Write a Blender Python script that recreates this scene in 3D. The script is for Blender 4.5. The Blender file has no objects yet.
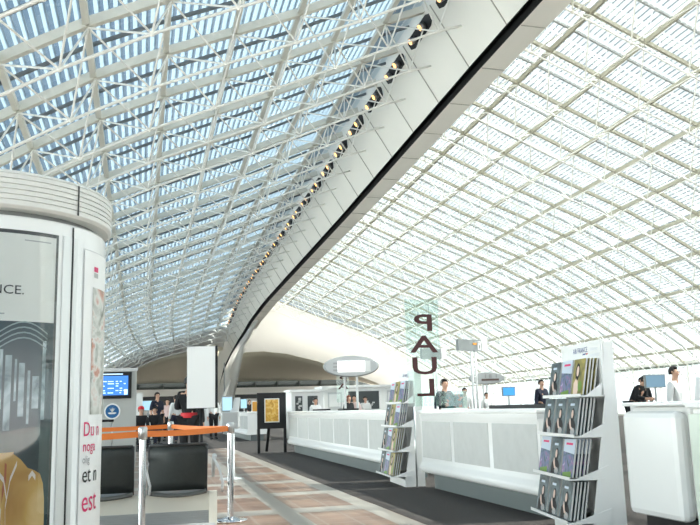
import bpy, bmesh, math, random
from mathutils import Vector, Matrix
random.seed(7)
S = bpy.context.scene
COL = S.collection
PI = math.pi
V = Vector

# ------------------------------------------------------------------ camera
CAM_H = 1.12
def make_camera():
    cd = bpy.data.cameras.new('camera'); cam = bpy.data.objects.new('camera', cd); COL.objects.link(cam)
    yaw, pitch, roll = 0.24963, 0.17432, 0.029
    f = V((math.sin(yaw)*math.cos(pitch), math.cos(yaw)*math.cos(pitch), math.sin(pitch)))
    r0 = V((math.cos(yaw), -math.sin(yaw), 0)); u0 = r0.cross(f)
    c, s = math.cos(roll), math.sin(roll)
    r = c*r0 - s*u0; u = s*r0 + c*u0
    m = Matrix(((r.x, u.x, -f.x, 0), (r.y, u.y, -f.y, 0), (r.z, u.z, -f.z, CAM_H), (0, 0, 0, 1)))
    cam.matrix_world = m
    cd.sensor_fit = 'HORIZONTAL'; cd.sensor_width = 36.0; cd.lens = 820/700*36.0
    cd.clip_start = 0.05; cd.clip_end = 2000
    S.camera = cam
    return f, r, u
CF, CR, CU = make_camera()

# ------------------------------------------------------------------ light
S.view_settings.view_transform = 'Standard'
S.view_settings.look = 'None'
S.view_settings.exposure = 1.27
S.view_settings.gamma = 1.0
S.view_settings.use_curve_mapping = False
SUN_DIR = V((0.62, -0.10, 0.70)).normalized()      # towards the sun
def make_world():
    w = bpy.data.worlds.new('sky'); S.world = w; w.use_nodes = True
    nt = w.node_tree; N = nt.nodes; L = nt.links; N.clear()
    out = N.new('ShaderNodeOutputWorld'); bg = N.new('ShaderNodeBackground')
    tc = N.new('ShaderNodeTexCoord'); sep = N.new('ShaderNodeSeparateXYZ')
    L.new(tc.outputs['Generated'], sep.inputs[0])
    ramp = N.new('ShaderNodeValToRGB'); e = ramp.color_ramp.elements
    e[0].position = 0.0; e[0].color = (0.6, 0.68, 0.72, 1)
    e[1].position = 0.75; e[1].color = (0.03, 0.073, 0.14, 1)
    m = e.new(0.16); m.color = (0.10, 0.15, 0.19, 1)
    m = e.new(0.45); m.color = (0.038, 0.085, 0.148, 1)
    L.new(sep.outputs['Z'], ramp.inputs[0])
    # bright haze towards the sun side
    dot = N.new('ShaderNodeVectorMath'); dot.operation = 'DOT_PRODUCT'
    dot.inputs[1].default_value = V((0.85, 0.40, 0.10)).normalized()
    L.new(tc.outputs['Generated'], dot.inputs[0])
    mr = N.new('ShaderNodeMapRange'); mr.inputs[1].default_value = 0.2; mr.inputs[2].default_value = 1.0
    mr.inputs[3].default_value = 0.0; mr.inputs[4].default_value = 1.0
    L.new(dot.outputs['Value'], mr.inputs[0])
    noise = N.new('ShaderNodeTexNoise'); noise.inputs['Scale'].default_value = 3.0; noise.inputs['Detail'].default_value = 6
    L.new(tc.outputs['Generated'], noise.inputs['Vector'])
    cr = N.new('ShaderNodeValToRGB'); cr.color_ramp.elements[0].position = 0.5; cr.color_ramp.elements[1].position = 0.68
    L.new(noise.outputs['Fac'], cr.inputs[0])
    mx = N.new('ShaderNodeMix'); mx.data_type = 'RGBA'
    L.new(cr.outputs['Color'], mx.inputs['Factor']); L.new(ramp.outputs['Color'], mx.inputs['A'])
    mx.inputs['B'].default_value = (0.15, 0.21, 0.26, 1)
    mx2 = N.new('ShaderNodeMix'); mx2.data_type = 'RGBA'
    L.new(mr.outputs[0], mx2.inputs['Factor']); L.new(mx.outputs['Result'], mx2.inputs['A'])
    mx2.inputs['B'].default_value = (0.36, 0.41, 0.44, 1)
    hz = N.new('ShaderNodeMapRange'); hz.inputs[1].default_value = 0.02; hz.inputs[2].default_value = 0.10
    hz.inputs[3].default_value = 1.0; hz.inputs[4].default_value = 0.0
    L.new(sep.outputs['Z'], hz.inputs[0])
    mx3 = N.new('ShaderNodeMix'); mx3.data_type = 'RGBA'
    L.new(hz.outputs[0], mx3.inputs['Factor']); L.new(mx2.outputs['Result'], mx3.inputs['A']); mx3.inputs['B'].default_value = (1.3, 1.34, 1.36, 1)
    L.new(mx3.outputs['Result'], bg.inputs['Color']); bg.inputs['Strength'].default_value = 1.0
    L.new(bg.outputs[0], out.inputs[0])
make_world()
def make_sun():
    sl = bpy.data.lights.new('sun', 'SUN'); sl.energy = 12.0; sl.angle = math.radians(0.8); sl.color = (1.0, 0.965, 0.9)
    so = bpy.data.objects.new('sun', sl); COL.objects.link(so)
    so.rotation_euler = (-SUN_DIR).to_track_quat('-Z', 'Y').to_euler()
    so.location = (40, 0, 60)
make_sun()
def added_fill_lamp():
    # added area lamp outside the left glass wall, fills the counter fronts
    al = bpy.data.lights.new('added_fill_lamp', 'AREA'); al.shape = 'RECTANGLE'; al.size = 100; al.size_y = 3.0; al.energy = 4500; al.color = (1.0, 0.98, 0.95)
    o = bpy.data.objects.new('added_fill_lamp', al); COL.objects.link(o)
    o.matrix_world = Matrix(((0, 0, -1, -12.3), (1, 0, 0, 40), (0, -1, 0, 1.75), (0, 0, 0, 1)))
added_fill_lamp()

# ------------------------------------------------------------------ materials
def mat(name, col, rough=0.5, metal=0.0, emit=None, noise=0.0, nscale=8.0, spec=0.5, bump=0.0, alpha=None):
    m = bpy.data.materials.new(name); m.use_nodes = True
    nt = m.node_tree; N = nt.nodes; L = nt.links
    b = N['Principled BSDF']
    b.inputs['Base Color'].default_value = (*col, 1); b.inputs['Roughness'].default_value = rough
    b.inputs['Metallic'].default_value = metal; b.inputs['Specular IOR Level'].default_value = spec
    if emit:
        b.inputs['Emission Color'].default_value = (*emit[0], 1); b.inputs['Emission Strength'].default_value = emit[1]
    if noise > 0 or bump > 0:
        tc = N.new('ShaderNodeTexCoord'); n = N.new('ShaderNodeTexNoise'); n.inputs['Scale'].default_value = nscale
        n.inputs['Detail'].default_value = 4
        L.new(tc.outputs['Object'], n.inputs['Vector'])
        if noise > 0:
            mr = N.new('ShaderNodeMapRange'); mr.inputs[3].default_value = 1-noise; mr.inputs[4].default_value = 1+noise*0.4
            L.new(n.outputs['Fac'], mr.inputs[0])
            mx = N.new('ShaderNodeVectorMath'); mx.operation = 'SCALE'; mx.inputs[0].default_value = col
            L.new(mr.outputs[0], mx.inputs['Scale']); L.new(mx.outputs[0], b.inputs['Base Color'])
        if bump > 0:
            bp = N.new('ShaderNodeBump'); bp.inputs['Strength'].default_value = bump; bp.inputs['Distance'].default_value = 0.01
            L.new(n.outputs['Fac'], bp.inputs['Height']); L.new(bp.outputs[0], b.inputs['Normal'])
    return m
def glass_mat(name, tint, gloss=0.08, rough=0.02):
    m = bpy.data.materials.new(name); m.use_nodes = True
    nt = m.node_tree; N = nt.nodes; L = nt.links; N.clear()
    o = N.new('ShaderNodeOutputMaterial'); t = N.new('ShaderNodeBsdfTransparent'); t.inputs[0].default_value = (*tint, 1)
    g = N.new('ShaderNodeBsdfGlossy'); g.inputs['Roughness'].default_value = rough
    lw = N.new('ShaderNodeLayerWeight'); lw.inputs[0].default_value = 0.25
    mr = N.new('ShaderNodeMapRange'); mr.inputs[3].default_value = gloss; mr.inputs[4].default_value = min(1, gloss+0.5)
    L.new(lw.outputs['Fresnel'], mr.inputs[0])
    mx = N.new('ShaderNodeMixShader'); L.new(mr.outputs[0], mx.inputs[0]); L.new(t.outputs[0], mx.inputs[1]); L.new(g.outputs[0], mx.inputs[2])
    L.new(mx.outputs[0], o.inputs[0])
    return m
def frit_mat(name, diff, trans, w):
    """white fritted blade: part diffuse, part translucent"""
    m = bpy.data.materials.new(name); m.use_nodes = True
    nt = m.node_tree; N = nt.nodes; L = nt.links; N.clear()
    o = N.new('ShaderNodeOutputMaterial'); d = N.new('ShaderNodeBsdfDiffuse'); d.inputs[0].default_value = (*diff, 1)
    t = N.new('ShaderNodeBsdfTranslucent'); t.inputs[0].default_value = (*trans, 1)
    mx = N.new('ShaderNodeMixShader'); mx.inputs[0].default_value = w
    L.new(d.outputs[0], mx.inputs[1]); L.new(t.outputs[0], mx.inputs[2]); L.new(mx.outputs[0], o.inputs[0])
    return m

M = {}
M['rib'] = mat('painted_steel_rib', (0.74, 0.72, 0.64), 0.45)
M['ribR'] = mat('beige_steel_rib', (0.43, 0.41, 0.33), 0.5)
M['tube'] = mat('white_steel_tube', (0.88, 0.87, 0.82), 0.4)
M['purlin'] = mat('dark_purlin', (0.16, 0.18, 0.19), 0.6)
M['keel'] = mat('keel_panel', (0.86, 0.83, 0.76), 0.5, noise=0.05, nscale=0.6)
M['joint'] = mat('panel_joint', (0.42, 0.40, 0.35), 0.8)
M['black'] = mat('matt_black', (0.006, 0.006, 0.007), 0.6)
M['white'] = mat('white_plaster', (0.9, 0.9, 0.88), 0.6)
M['brown'] = mat('brown_soffit', (0.80, 0.76, 0.62), 0.7, noise=0.05, nscale=0.3)
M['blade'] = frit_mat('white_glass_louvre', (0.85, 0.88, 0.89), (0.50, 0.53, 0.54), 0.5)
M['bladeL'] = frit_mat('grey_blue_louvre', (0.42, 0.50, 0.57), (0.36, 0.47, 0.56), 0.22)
M['membrane'] = frit_mat('white_vault_skin', (0.92, 0.92, 0.9), (0.8, 0.8, 0.77), 0.35)
M['pane'] = glass_mat('roof_glass', (0.86, 0.93, 0.95), 0.02)
M['wallglass'] = glass_mat('wall_glass', (0.9, 0.95, 0.95), 0.04)
M['darkglass'] = mat('dark_clerestory_glass', (0.06, 0.075, 0.075), 0.6)

# ------------------------------------------------------------------ mesh helpers
class MB:
    def __init__(s): s.v = []; s.f = []; s.m = []; s.sm = []
    def add(s, verts, faces, mi=0, smooth=False):
        b = len(s.v); s.v += [tuple(x) for x in verts]
        for f in faces: s.f.append([b+i for i in f]); s.m.append(mi); s.sm.append(smooth)
    def box(s, c, d, mi=0, rot=None):
        x, y, z = d[0]/2, d[1]/2, d[2]/2
        vs = [V((a*x, b*y, e*z)) for e in (-1, 1) for b in (-1, 1) for a in (-1, 1)]
        if rot is not None: vs = [rot @ q for q in vs]
        c = V(c); s.add([c+q for q in vs], [(0, 2, 3, 1), (4, 5, 7, 6), (0, 1, 5, 4), (2, 6, 7, 3), (0, 4, 6, 2), (1, 3, 7, 5)], mi)
    def bb(s, x0, x1, y0, y1, z0, z1, mi=0): s.box(((x0+x1)/2, (y0+y1)/2, (z0+z1)/2), (abs(x1-x0), abs(y1-y0), abs(z1-z0)), mi)
    def hexa(s, p, mi=0):
        """8 points: 4 bottom loop, 4 top loop"""
        s.add(p, [(3, 2, 1, 0), (4, 5, 6, 7), (0, 1, 5, 4), (1, 2, 6, 5), (2, 3, 7, 6), (3, 0, 4, 7)], mi)
    def beam(s, p, q, w, h, up=V((0, 0, 1)), mi=0):
        p, q = V(p), V(q); d = (q-p).normalized(); a = d.cross(up).normalized()*w/2; b = a.cross(d).normalized()*h/2
        s.hexa([p-a-b, p+a-b, q+a-b, q-a-b, p-a+b, p+a+b, q+a+b, q-a+b], mi)
    def tube(s, pts, r, n=8, mi=0, caps=True):
        pts = [V(p) for p in pts]; rs = r if isinstance(r, (list, tuple)) else [r]*len(pts)
        b = len(s.v); last = None
        for i, p in enumerate(pts):
            d = (pts[min(i+1, len(pts)-1)]-pts[max(i-1, 0)]).normalized()
            if last is None: a = d.orthogonal().normalized()
            else: a = (last - d*last.dot(d)).normalized()
            last = a; c = d.cross(a)
            for k in range(n):
                t = 2*PI*k/n; s.v.append(tuple(p+(a*math.cos(t)+c*math.sin(t))*rs[i]))
        for i in range(len(pts)-1):
            for k in range(n):
                k2 = (k+1) % n; s.f.append([b+i*n+k, b+i*n+k2, b+(i+1)*n+k2, b+(i+1)*n+k]); s.m.append(mi); s.sm.append(True)
        if caps:
            s.f.append([b+k for k in range(n)][::-1]); s.m.append(mi); s.sm.append(False)
            s.f.append([b+(len(pts)-1)*n+k for k in range(n)]); s.m.append(mi); s.sm.append(False)
    def lathe(s, prof, c=(0, 0, 0), n=24, mi=0, a0=0, a1=2*PI, smooth=True):
        b = len(s.v); full = abs(a1-a0-2*PI) < 1e-6; k_ = n if full else n+1
        for r, z in prof:
            for k in range(k_):
                t = a0+(a1-a0)*k/n; s.v.append((c[0]+r*math.cos(t), c[1]+r*math.sin(t), c[2]+z))
        for i in range(len(prof)-1):
            for k in range(n):
                k2 = (k+1) % k_ if full else k+1
                s.f.append([b+i*k_+k, b+i*k_+k2, b+(i+1)*k_+k2, b+(i+1)*k_+k]); s.m.append(mi); s.sm.append(smooth)
    def grid(s, rows, mi=0, smooth=True):
        b = len(s.v); n = len(rows[0])
        for r in rows: s.v += [tuple(p) for p in r]
        for i in range(len(rows)-1):
            for k in range(n-1):
                s.f.append([b+i*n+k, b+i*n+k+1, b+(i+1)*n+k+1, b+(i+1)*n+k]); s.m.append(mi); s.sm.append(smooth)
    def prism(s, poly, ax, t, mi=0):
        """poly: 3D points of one face, extruded by vector ax*t"""
        ax = V(ax)*t; n = len(poly); b = len(s.v)
        s.v += [tuple(V(p)) for p in poly]+[tuple(V(p)+ax) for p in poly]
        fs = [list(range(n))[::-1], [n+i for i in range(n)]]+[[i, (i+1) % n, n+(i+1) % n, n+i] for i in range(n)]
        for f in fs: s.f.append([b+i for i in f]); s.m.append(mi); s.sm.append(False)
    def build(s, name, mats, parent=None, bevel=0, loc=None):
        me = bpy.data.meshes.new(name); me.from_pydata(s.v, [], s.f)
        if not isinstance(mats, (list, tuple)): mats = [mats]
        for m in mats: me.materials.append(m)
        me.polygons.foreach_set('material_index', s.m); me.polygons.foreach_set('use_smooth', s.sm)
        me.update()
        o = bpy.data.objects.new(name, me); COL.objects.link(o)
        if parent: o.parent = parent
        if loc: o.location = loc
        if bevel:
            bv = o.modifiers.new('bevel', 'BEVEL'); bv.width = bevel; bv.segments = 2; bv.limit_method = 'ANGLE'
        return o
def tag(o, label=None, cat=None, group=None, kind=None):
    if label: o['label'] = label
    if cat: o['category'] = cat
    if group: o['group'] = group
    if kind: o['kind'] = kind
    return o
def struct(o, label=None): return tag(o, label, None, None, 'structure')
def empty(name, loc=(0, 0, 0), rz=0, label=None, cat=None, group=None, kind=None):
    o = bpy.data.objects.new(name, None); COL.objects.link(o); o.location = loc; o.rotation_euler = (0, 0, rz); o.empty_display_size = 0.1
    return tag(o, label, cat, group, kind)
def copy_tree(o, parent=None):
    c = o.copy(); COL.objects.link(c)
    if parent: c.parent = parent
    for ch in [k for k in o.children]: copy_tree(ch, c)
    return c
def lerp_tab(tab, x):
    if x <= tab[0][0]: return tab[0][1]
    for (a, u), (b, w) in zip(tab, tab[1:]):
        if x <= b: return u+(w-u)*(x-a)/(b-a)
    return tab[-1][1]
def text_mesh(body, size, extrude=0.0, align='LEFT', offset=0.0):
    """verts, faces of a piece of lettering, in its XY plane"""
    cu = bpy.data.curves.new('t', 'FONT'); cu.body = body; cu.size = size; cu.extrude = extrude; cu.align_x = align; cu.resolution_u = 3; cu.offset = offset
    ob = bpy.data.objects.new('t', cu); COL.objects.link(ob)
    dg = bpy.context.evaluated_depsgraph_get(); dg.update()
    me = bpy.data.meshes.new_from_object(ob.evaluated_get(dg))
    vs = [v.co.copy() for v in me.vertices]; fs = [list(p.vertices) for p in me.polygons]
    bpy.data.objects.remove(ob); bpy.data.curves.remove(cu); bpy.data.meshes.remove(me)
    return vs, fs

# ------------------------------------------------------------------ roof shape
XC = 10.8
HALF = [(9.3, 14.5), (7.7, 13.85), (5.9, 13.05), (4.2, 12.27), (2.3, 11.5), (.4, 10.75), (-1.5, 9.9), (-3.4, 8.85), (-5.2, 7.75), (-6.9, 6.65), (-8.6, 5.45), (-10.2, 4.3), (-11.6, 3.2)]
PROFX = sorted((XC-x, z) for x, z in HALF)         # distance from the axis -> height
G_LOW = [(24, 1.0), (43, .945), (62, .895), (80, .85), (92, .815), (100, .78)]
G_TOP = [(24, 1.0), (43, .953), (62, .905), (80, .85), (90, .78), (100, .67)]
SXT = [(70, 1.0), (85, .95), (100, .85)]
def G(Y, z):
    if Y < 24: return 1+0.0022*(24-Y)
    k = min(1, max(0, (z-10)/4)); return lerp_tab(G_LOW, Y)*(1-k)+lerp_tab(G_TOP, Y)*k
def shell(side, d, Y, off=0.0):
    """point of the glazed shell: d metres from the axis, off metres outwards"""
    z0 = lerp_tab(PROFX, d)
    off += .2
    z = z0*G(Y, z0)+off*0.92; x = XC+side*(d*lerp_tab(SXT, Y)+off*0.38)+(.16 if side < 0 else 0)
    return V((x, Y, z))
DL = [XC-x for x, z in HALF]
DR = [12.3-XC+1.98*i for i in range(12)]
DR = [d for d in DR if d < 22.4]+[22.4]
YL = [21.9+3*k for k in range(-11, 26)]            # left transverse ribs
YR = [28.4+2.83*k for k in range(-14, 20)]        # right transverse ribs

# ------------------------------------------------------------------ floor and ground
def floor():
    m = bpy.data.materials.new('floor_finish'); m.use_nodes = True
    nt = m.node_tree; N = nt.nodes; L = nt.links; b = N['Principled BSDF']
    ge = N.new('ShaderNodeNewGeometry'); sep = N.new('ShaderNodeSeparateXYZ'); L.new(ge.outputs['Position'], sep.inputs[0])
    def math_(op, a, c=None, v=None):
        n = N.new('ShaderNodeMath'); n.operation = op
        if hasattr(a, 'is_output'): L.new(a, n.inputs[0])
        else: n.inputs[0].default_value = a
        if c is not None:
            if hasattr(c, 'is_output'): L.new(c, n.inputs[1])
            else: n.inputs[1].default_value = c
        return n.outputs[0]
    X, Y = sep.outputs['X'], sep.outputs['Y']
    # tiled area: pale joints round brown fields
    def band(c, per, w, ph=0.0):
        t = math_('FRACT', math_('DIVIDE', math_('ADD', c, 100+ph), per)); return math_('LESS_THAN', t, w/per)
    fine = N.new('ShaderNodeTexNoise'); fine.inputs['Scale'].default_value = 1.4; L.new(ge.outputs['Position'], fine.inputs['Vector'])
    rr = N.new('ShaderNodeValToRGB'); e = rr.color_ramp.elements
    e[0].position = .35; e[0].color = (.20, .105, .065, 1); e[1].position = .65; e[1].color = (.33, .205, .14, 1)
    L.new(fine.outputs['Fac'], rr.inputs[0])
    jt = math_('MAXIMUM', band(Y, 1.85, .42), band(X, 0.95, .22, .2))
    mx = N.new('ShaderNodeMix'); mx.data_type = 'RGBA'; L.new(jt, mx.inputs['Factor']); L.new(rr.outputs['Color'], mx.inputs['A'])
    mx.inputs['B'].default_value = (.38, .34, .29, 1)
    small = math_('MAXIMUM', band(Y, .31, .03), band(X, .32, .03))
    mxs = N.new('ShaderNodeMix'); mxs.data_type = 'RGBA'; L.new(math_('MULTIPLY', small, .35), mxs.inputs['Factor']); L.new(mx.outputs['Result'], mxs.inputs['A'])
    mxs.inputs['B'].default_value = (.4, .36, .32, 1)
    # carpet
    cn = N.new('ShaderNodeTexNoise'); cn.inputs['Scale'].default_value = 60; L.new(ge.outputs['Position'], cn.inputs['Vector'])
    c2 = N.new('ShaderNodeValToRGB'); e = c2.color_ramp.elements
    e[0].position = .3; e[0].color = (.040, .033, .030, 1); e[1].position = .7; e[1].color = (.085, .070, .062, 1)
    L.new(cn.outputs['Fac'], c2.inputs[0])
    carpet = math_('MAXIMUM', math_('GREATER_THAN', X, 2.63), math_('GREATER_THAN', Y, 25.5))
    mc = N.new('ShaderNodeMix'); mc.data_type = 'RGBA'; L.new(carpet, mc.inputs['Factor']); L.new(mxs.outputs['Result'], mc.inputs['A']); L.new(c2.outputs['Color'], mc.inputs['B'])
    L.new(mc.outputs['Result'], b.inputs['Base Color'])
    ro = N.new('ShaderNodeMapRange'); ro.inputs[3].default_value = .35; ro.inputs[4].default_value = .95; L.new(carpet, ro.inputs[0]); L.new(ro.outputs[0], b.inputs['Roughness'])
    mb = MB(); mb.bb(-11.8, 33.2, -12, 119, -.3, 0)
    struct(mb.build('floor', m), 'brown tiled floor with pale joints beside a dark grey carpet strip')
    mb = MB(); mb.bb(-300, 300, -200, 420, -3.4, -3.2)
    struct(mb.build('ground', mat('apron_concrete', (.62, .61, .58), .8, noise=.1, nscale=.02)), 'pale concrete apron outside the glazed hall')
floor()

# ------------------------------------------------------------------ glazed shells
def build_shell(side, D, YS, yend, nm):
    root = empty('ceiling', (0, 0, 0), 0, kind='structure')
    root['label'] = nm
    Yall = [y for y in YS if y <= yend]
    # transverse ribs
    for y in Yall:
        mb = MB()
        for a, b in zip(D, D[1:]):
            p, q = shell(side, a, y), shell(side, b, y)
            nrm = (q-p).cross(V((0, 1, 0))); nrm = nrm if nrm.z > 0 else -nrm
            nrm.normalize()
            e = (q-p).normalized()*0.04
            mb.beam(p-e, q+e, 0.06 if side > 0 else 0.10, 0.12 if side > 0 else .22, nrm)
            mb.beam(p-e-nrm*(.07 if side > 0 else .12), q+e-nrm*(.07 if side > 0 else .12), 0.11 if side > 0 else .20, 0.035, nrm)
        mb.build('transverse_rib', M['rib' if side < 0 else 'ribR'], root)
    ysamp = [Yall[0]]+[y for y in Yall[1:]]
    for d in D[1:]:
        mb = MB()
        for a, b in zip(ysamp, ysamp[1:]):
            p, q = shell(side, d, a, -.02), shell(side, d, b, -.02)
            mb.beam(p, q, 0.10 if side > 0 else .16, 0.16)
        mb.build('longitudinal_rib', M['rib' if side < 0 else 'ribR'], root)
    # purlins at mid bay
    mb = MB()
    for a, b in zip(Yall, Yall[1:]):
        y = (a+b)/2
        for c, d in zip(D, D[1:]): mb.beam(shell(side, c, y, .12), shell(side, d, y, .12), .10, .08)
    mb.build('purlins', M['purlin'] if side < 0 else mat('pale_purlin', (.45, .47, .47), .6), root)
    # glass
    mb = MB()
    mb.grid([[shell(side, d, y, .20) for d in D] for y in ysamp], smooth=False)
    mb.build('glass', M['pane'], root)
    # sunshade blades running along the hall
    mb = MB()
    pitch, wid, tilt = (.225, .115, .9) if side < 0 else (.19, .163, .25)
    n = int((D[-1]-D[0])/pitch)
    for i in range(n):
        d0 = D[0]+i*pitch*1.0
        rows = []
        for y in ysamp:
            rows.append([shell(side, d0, y, .42), shell(side, d0+wid, y, .42+wid*tilt)])
        mb.grid(rows, smooth=False)
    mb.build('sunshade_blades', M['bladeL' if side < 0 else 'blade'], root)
    # space frame under the shell
    for j in range(len(Yall)-1):
        y0, y1 = Yall[j], Yall[j+1]; ym = (y0+y1)/2
        web, tie = MB(), MB()
        depth = -1.45
        nodes = []
        for i in range(0, len(D)-1):
            dm = (D[i]+D[i+1])/2; nd = shell(side, dm, ym, depth); nodes.append(nd)
            if y1 > yend-12 and False: continue
            for dd in (D[i], D[i+1]):
                for yy in (y0, y1):
                    web.tube([shell(side, dd, yy, -.15), nd], .028 if side < 0 else .024, 5, caps=False)
            web.lathe([(0, -.07), (.06, -.04), (.07, 0), (.06, .04), (0, .07)], nd, 6)
        tie.tube([shell(side, D[0]-.2, ym, depth)]+nodes, .04 if side < 0 else .034, 6)
        web.build('web_struts', M['tube'], root); tie.build('tie_rod', M['tube'], root)
    return root
build_shell(-1, DL, YL, 97, 'left glazed roof shell with blue sky between its louvres')
build_shell(1, DR, YR, 83, 'right glazed roof shell glowing white in the sun')

# ------------------------------------------------------------------ keel between the shells
def keel():
    GK = [(24, 0), (43, -.75), (62, -1.25), (74, -1.6), (84, -2.2), (92, -3.1), (100, -4.4), (103, -6.0), (105, -8.2), (106.5, -12.4)]
    def dz(Y): return .03*(24-Y) if Y < 24 else lerp_tab(GK, Y)
    def kx(x, Y):
        t = lerp_tab([(88, 1), (100, .75), (106.5, .35)], Y); return 10.6+(x-10.6)*t-lerp_tab([(90, 0), (100, .3), (106.5, 1.5)], Y)
    def P(x, z, Y): return V((kx(x, Y), Y, max(z*0+12.4+dz(Y)+(z-12.4)*lerp_tab([(80, 1), (100, .85), (106.5, .2)], Y), 0.0)))
    ys = [21.3+3*k for k in range(-11, 24)]+[93.3, 96, 98, 100, 101.5, 103, 104, 105, 105.8, 106.5]
    root = empty('trim_1', kind='structure'); root['label'] = 'deep pale keel girder with a black shadow gap running down the roof'
    # left face, outer lip, underside with the shadow gap, right strip, top
    sec = [((9.25, 14.45), (10.55, 12.32), 0), ((10.55, 12.32), (10.62, 12.6), 1), ((10.62, 12.6), (10.86, 12.6), 1), ((10.86, 12.6), (10.9, 12.24), 1),
           ((10.9, 12.24), (11.75, 12.22), 0), ((11.75, 12.22), (12.6, 14.75), 0), ((13.3, 15.6), (9.0, 15.75), 0), ((9.0, 15.75), (9.25, 14.45), 0)]  # top widened and raised, unseen, to block sun from the left struts
    parts = {0: MB(), 1: MB()}
    for k_, (a, b, mi) in enumerate(sec):
        parts[mi].grid([[P(*a, y), P(*b, y)] for y in ys if k_ < 4 or y < 90], smooth=False)
    parts[0].build('girder_panels', M['keel'], root); parts[1].build('shadow_gap', M['black'], root)
    # panel joints on the left face and the strip
    mb = MB()
    for y in [v for v in ys if v < 99]:
        a, b = P(9.25, 14.45, y), P(10.55, 12.32, y); mb.beam(a+V((-.012, 0, -.008)), b+V((-.012, 0, -.008)), .045, .02, V((.85, 0, .5)))
        a, b = P(10.92, 12.22, y-.2), P(11.75, 12.20, y-.2); mb.beam(a, b, .03, .02)
    mb.build('panel_joints', M['joint'], root)
    # lighting slots cut along the top of the left face, two spots in each
    slot = MB()
    spots = []
    fr = lambda t, y: P(9.25, 14.45, y).lerp(P(10.55, 12.32, y), t)
    nrm = V((-.85, 0, -.52)).normalized()
    for y in [v for v in ys if v < 92]:
        y0, y1 = y+.32, y+2.62
        c = []
        for (yy, t) in [(y0+.25, .02), (y1-.25, .02), (y1, .06), (y1, .15), (y1-.3, .19), (y0+.3, .19), (y0, .15), (y0, .06)]:
            c.append(fr(t, yy)+nrm*.012)
        slot.prism(c, nrm, .01)
        for yy in (y0+.62, y1-.62): spots.append((fr(.105, yy), yy))
    slot.build('light_slots', M['black'], root)
    return spots
SPOTS = keel()
def spotlights():
    first = None
    for p, y in SPOTS:
        if y < 8: continue
        if first is None:
            r = empty('spotlight', p, 0)
            nrm = V((-.85, 0, -.52)).normalized()
            a, b = V((0, 0, 0))+nrm*.03, nrm*.24
            mb = MB(); mb.tube([a, b], [.11, .14], 12); mb.build('housing', mat('spot_housing', (.3, .3, .3), .4, .6), r)
            mb = MB(); mb.tube([b, b+nrm*.012], .105, 12); mb.build('lens', mat('spot_lens', (.9, .55, .2), .3, emit=((1.0, .48, .12), 1.5)), r)
            first = r; o = r
        else:
            o = copy_tree(first); o.location = p
        tag(o, 'amber spotlight in a black slot high along the pale keel girder', 'spotlight', 'amber spotlights in the keel slots')
spotlights()

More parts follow.
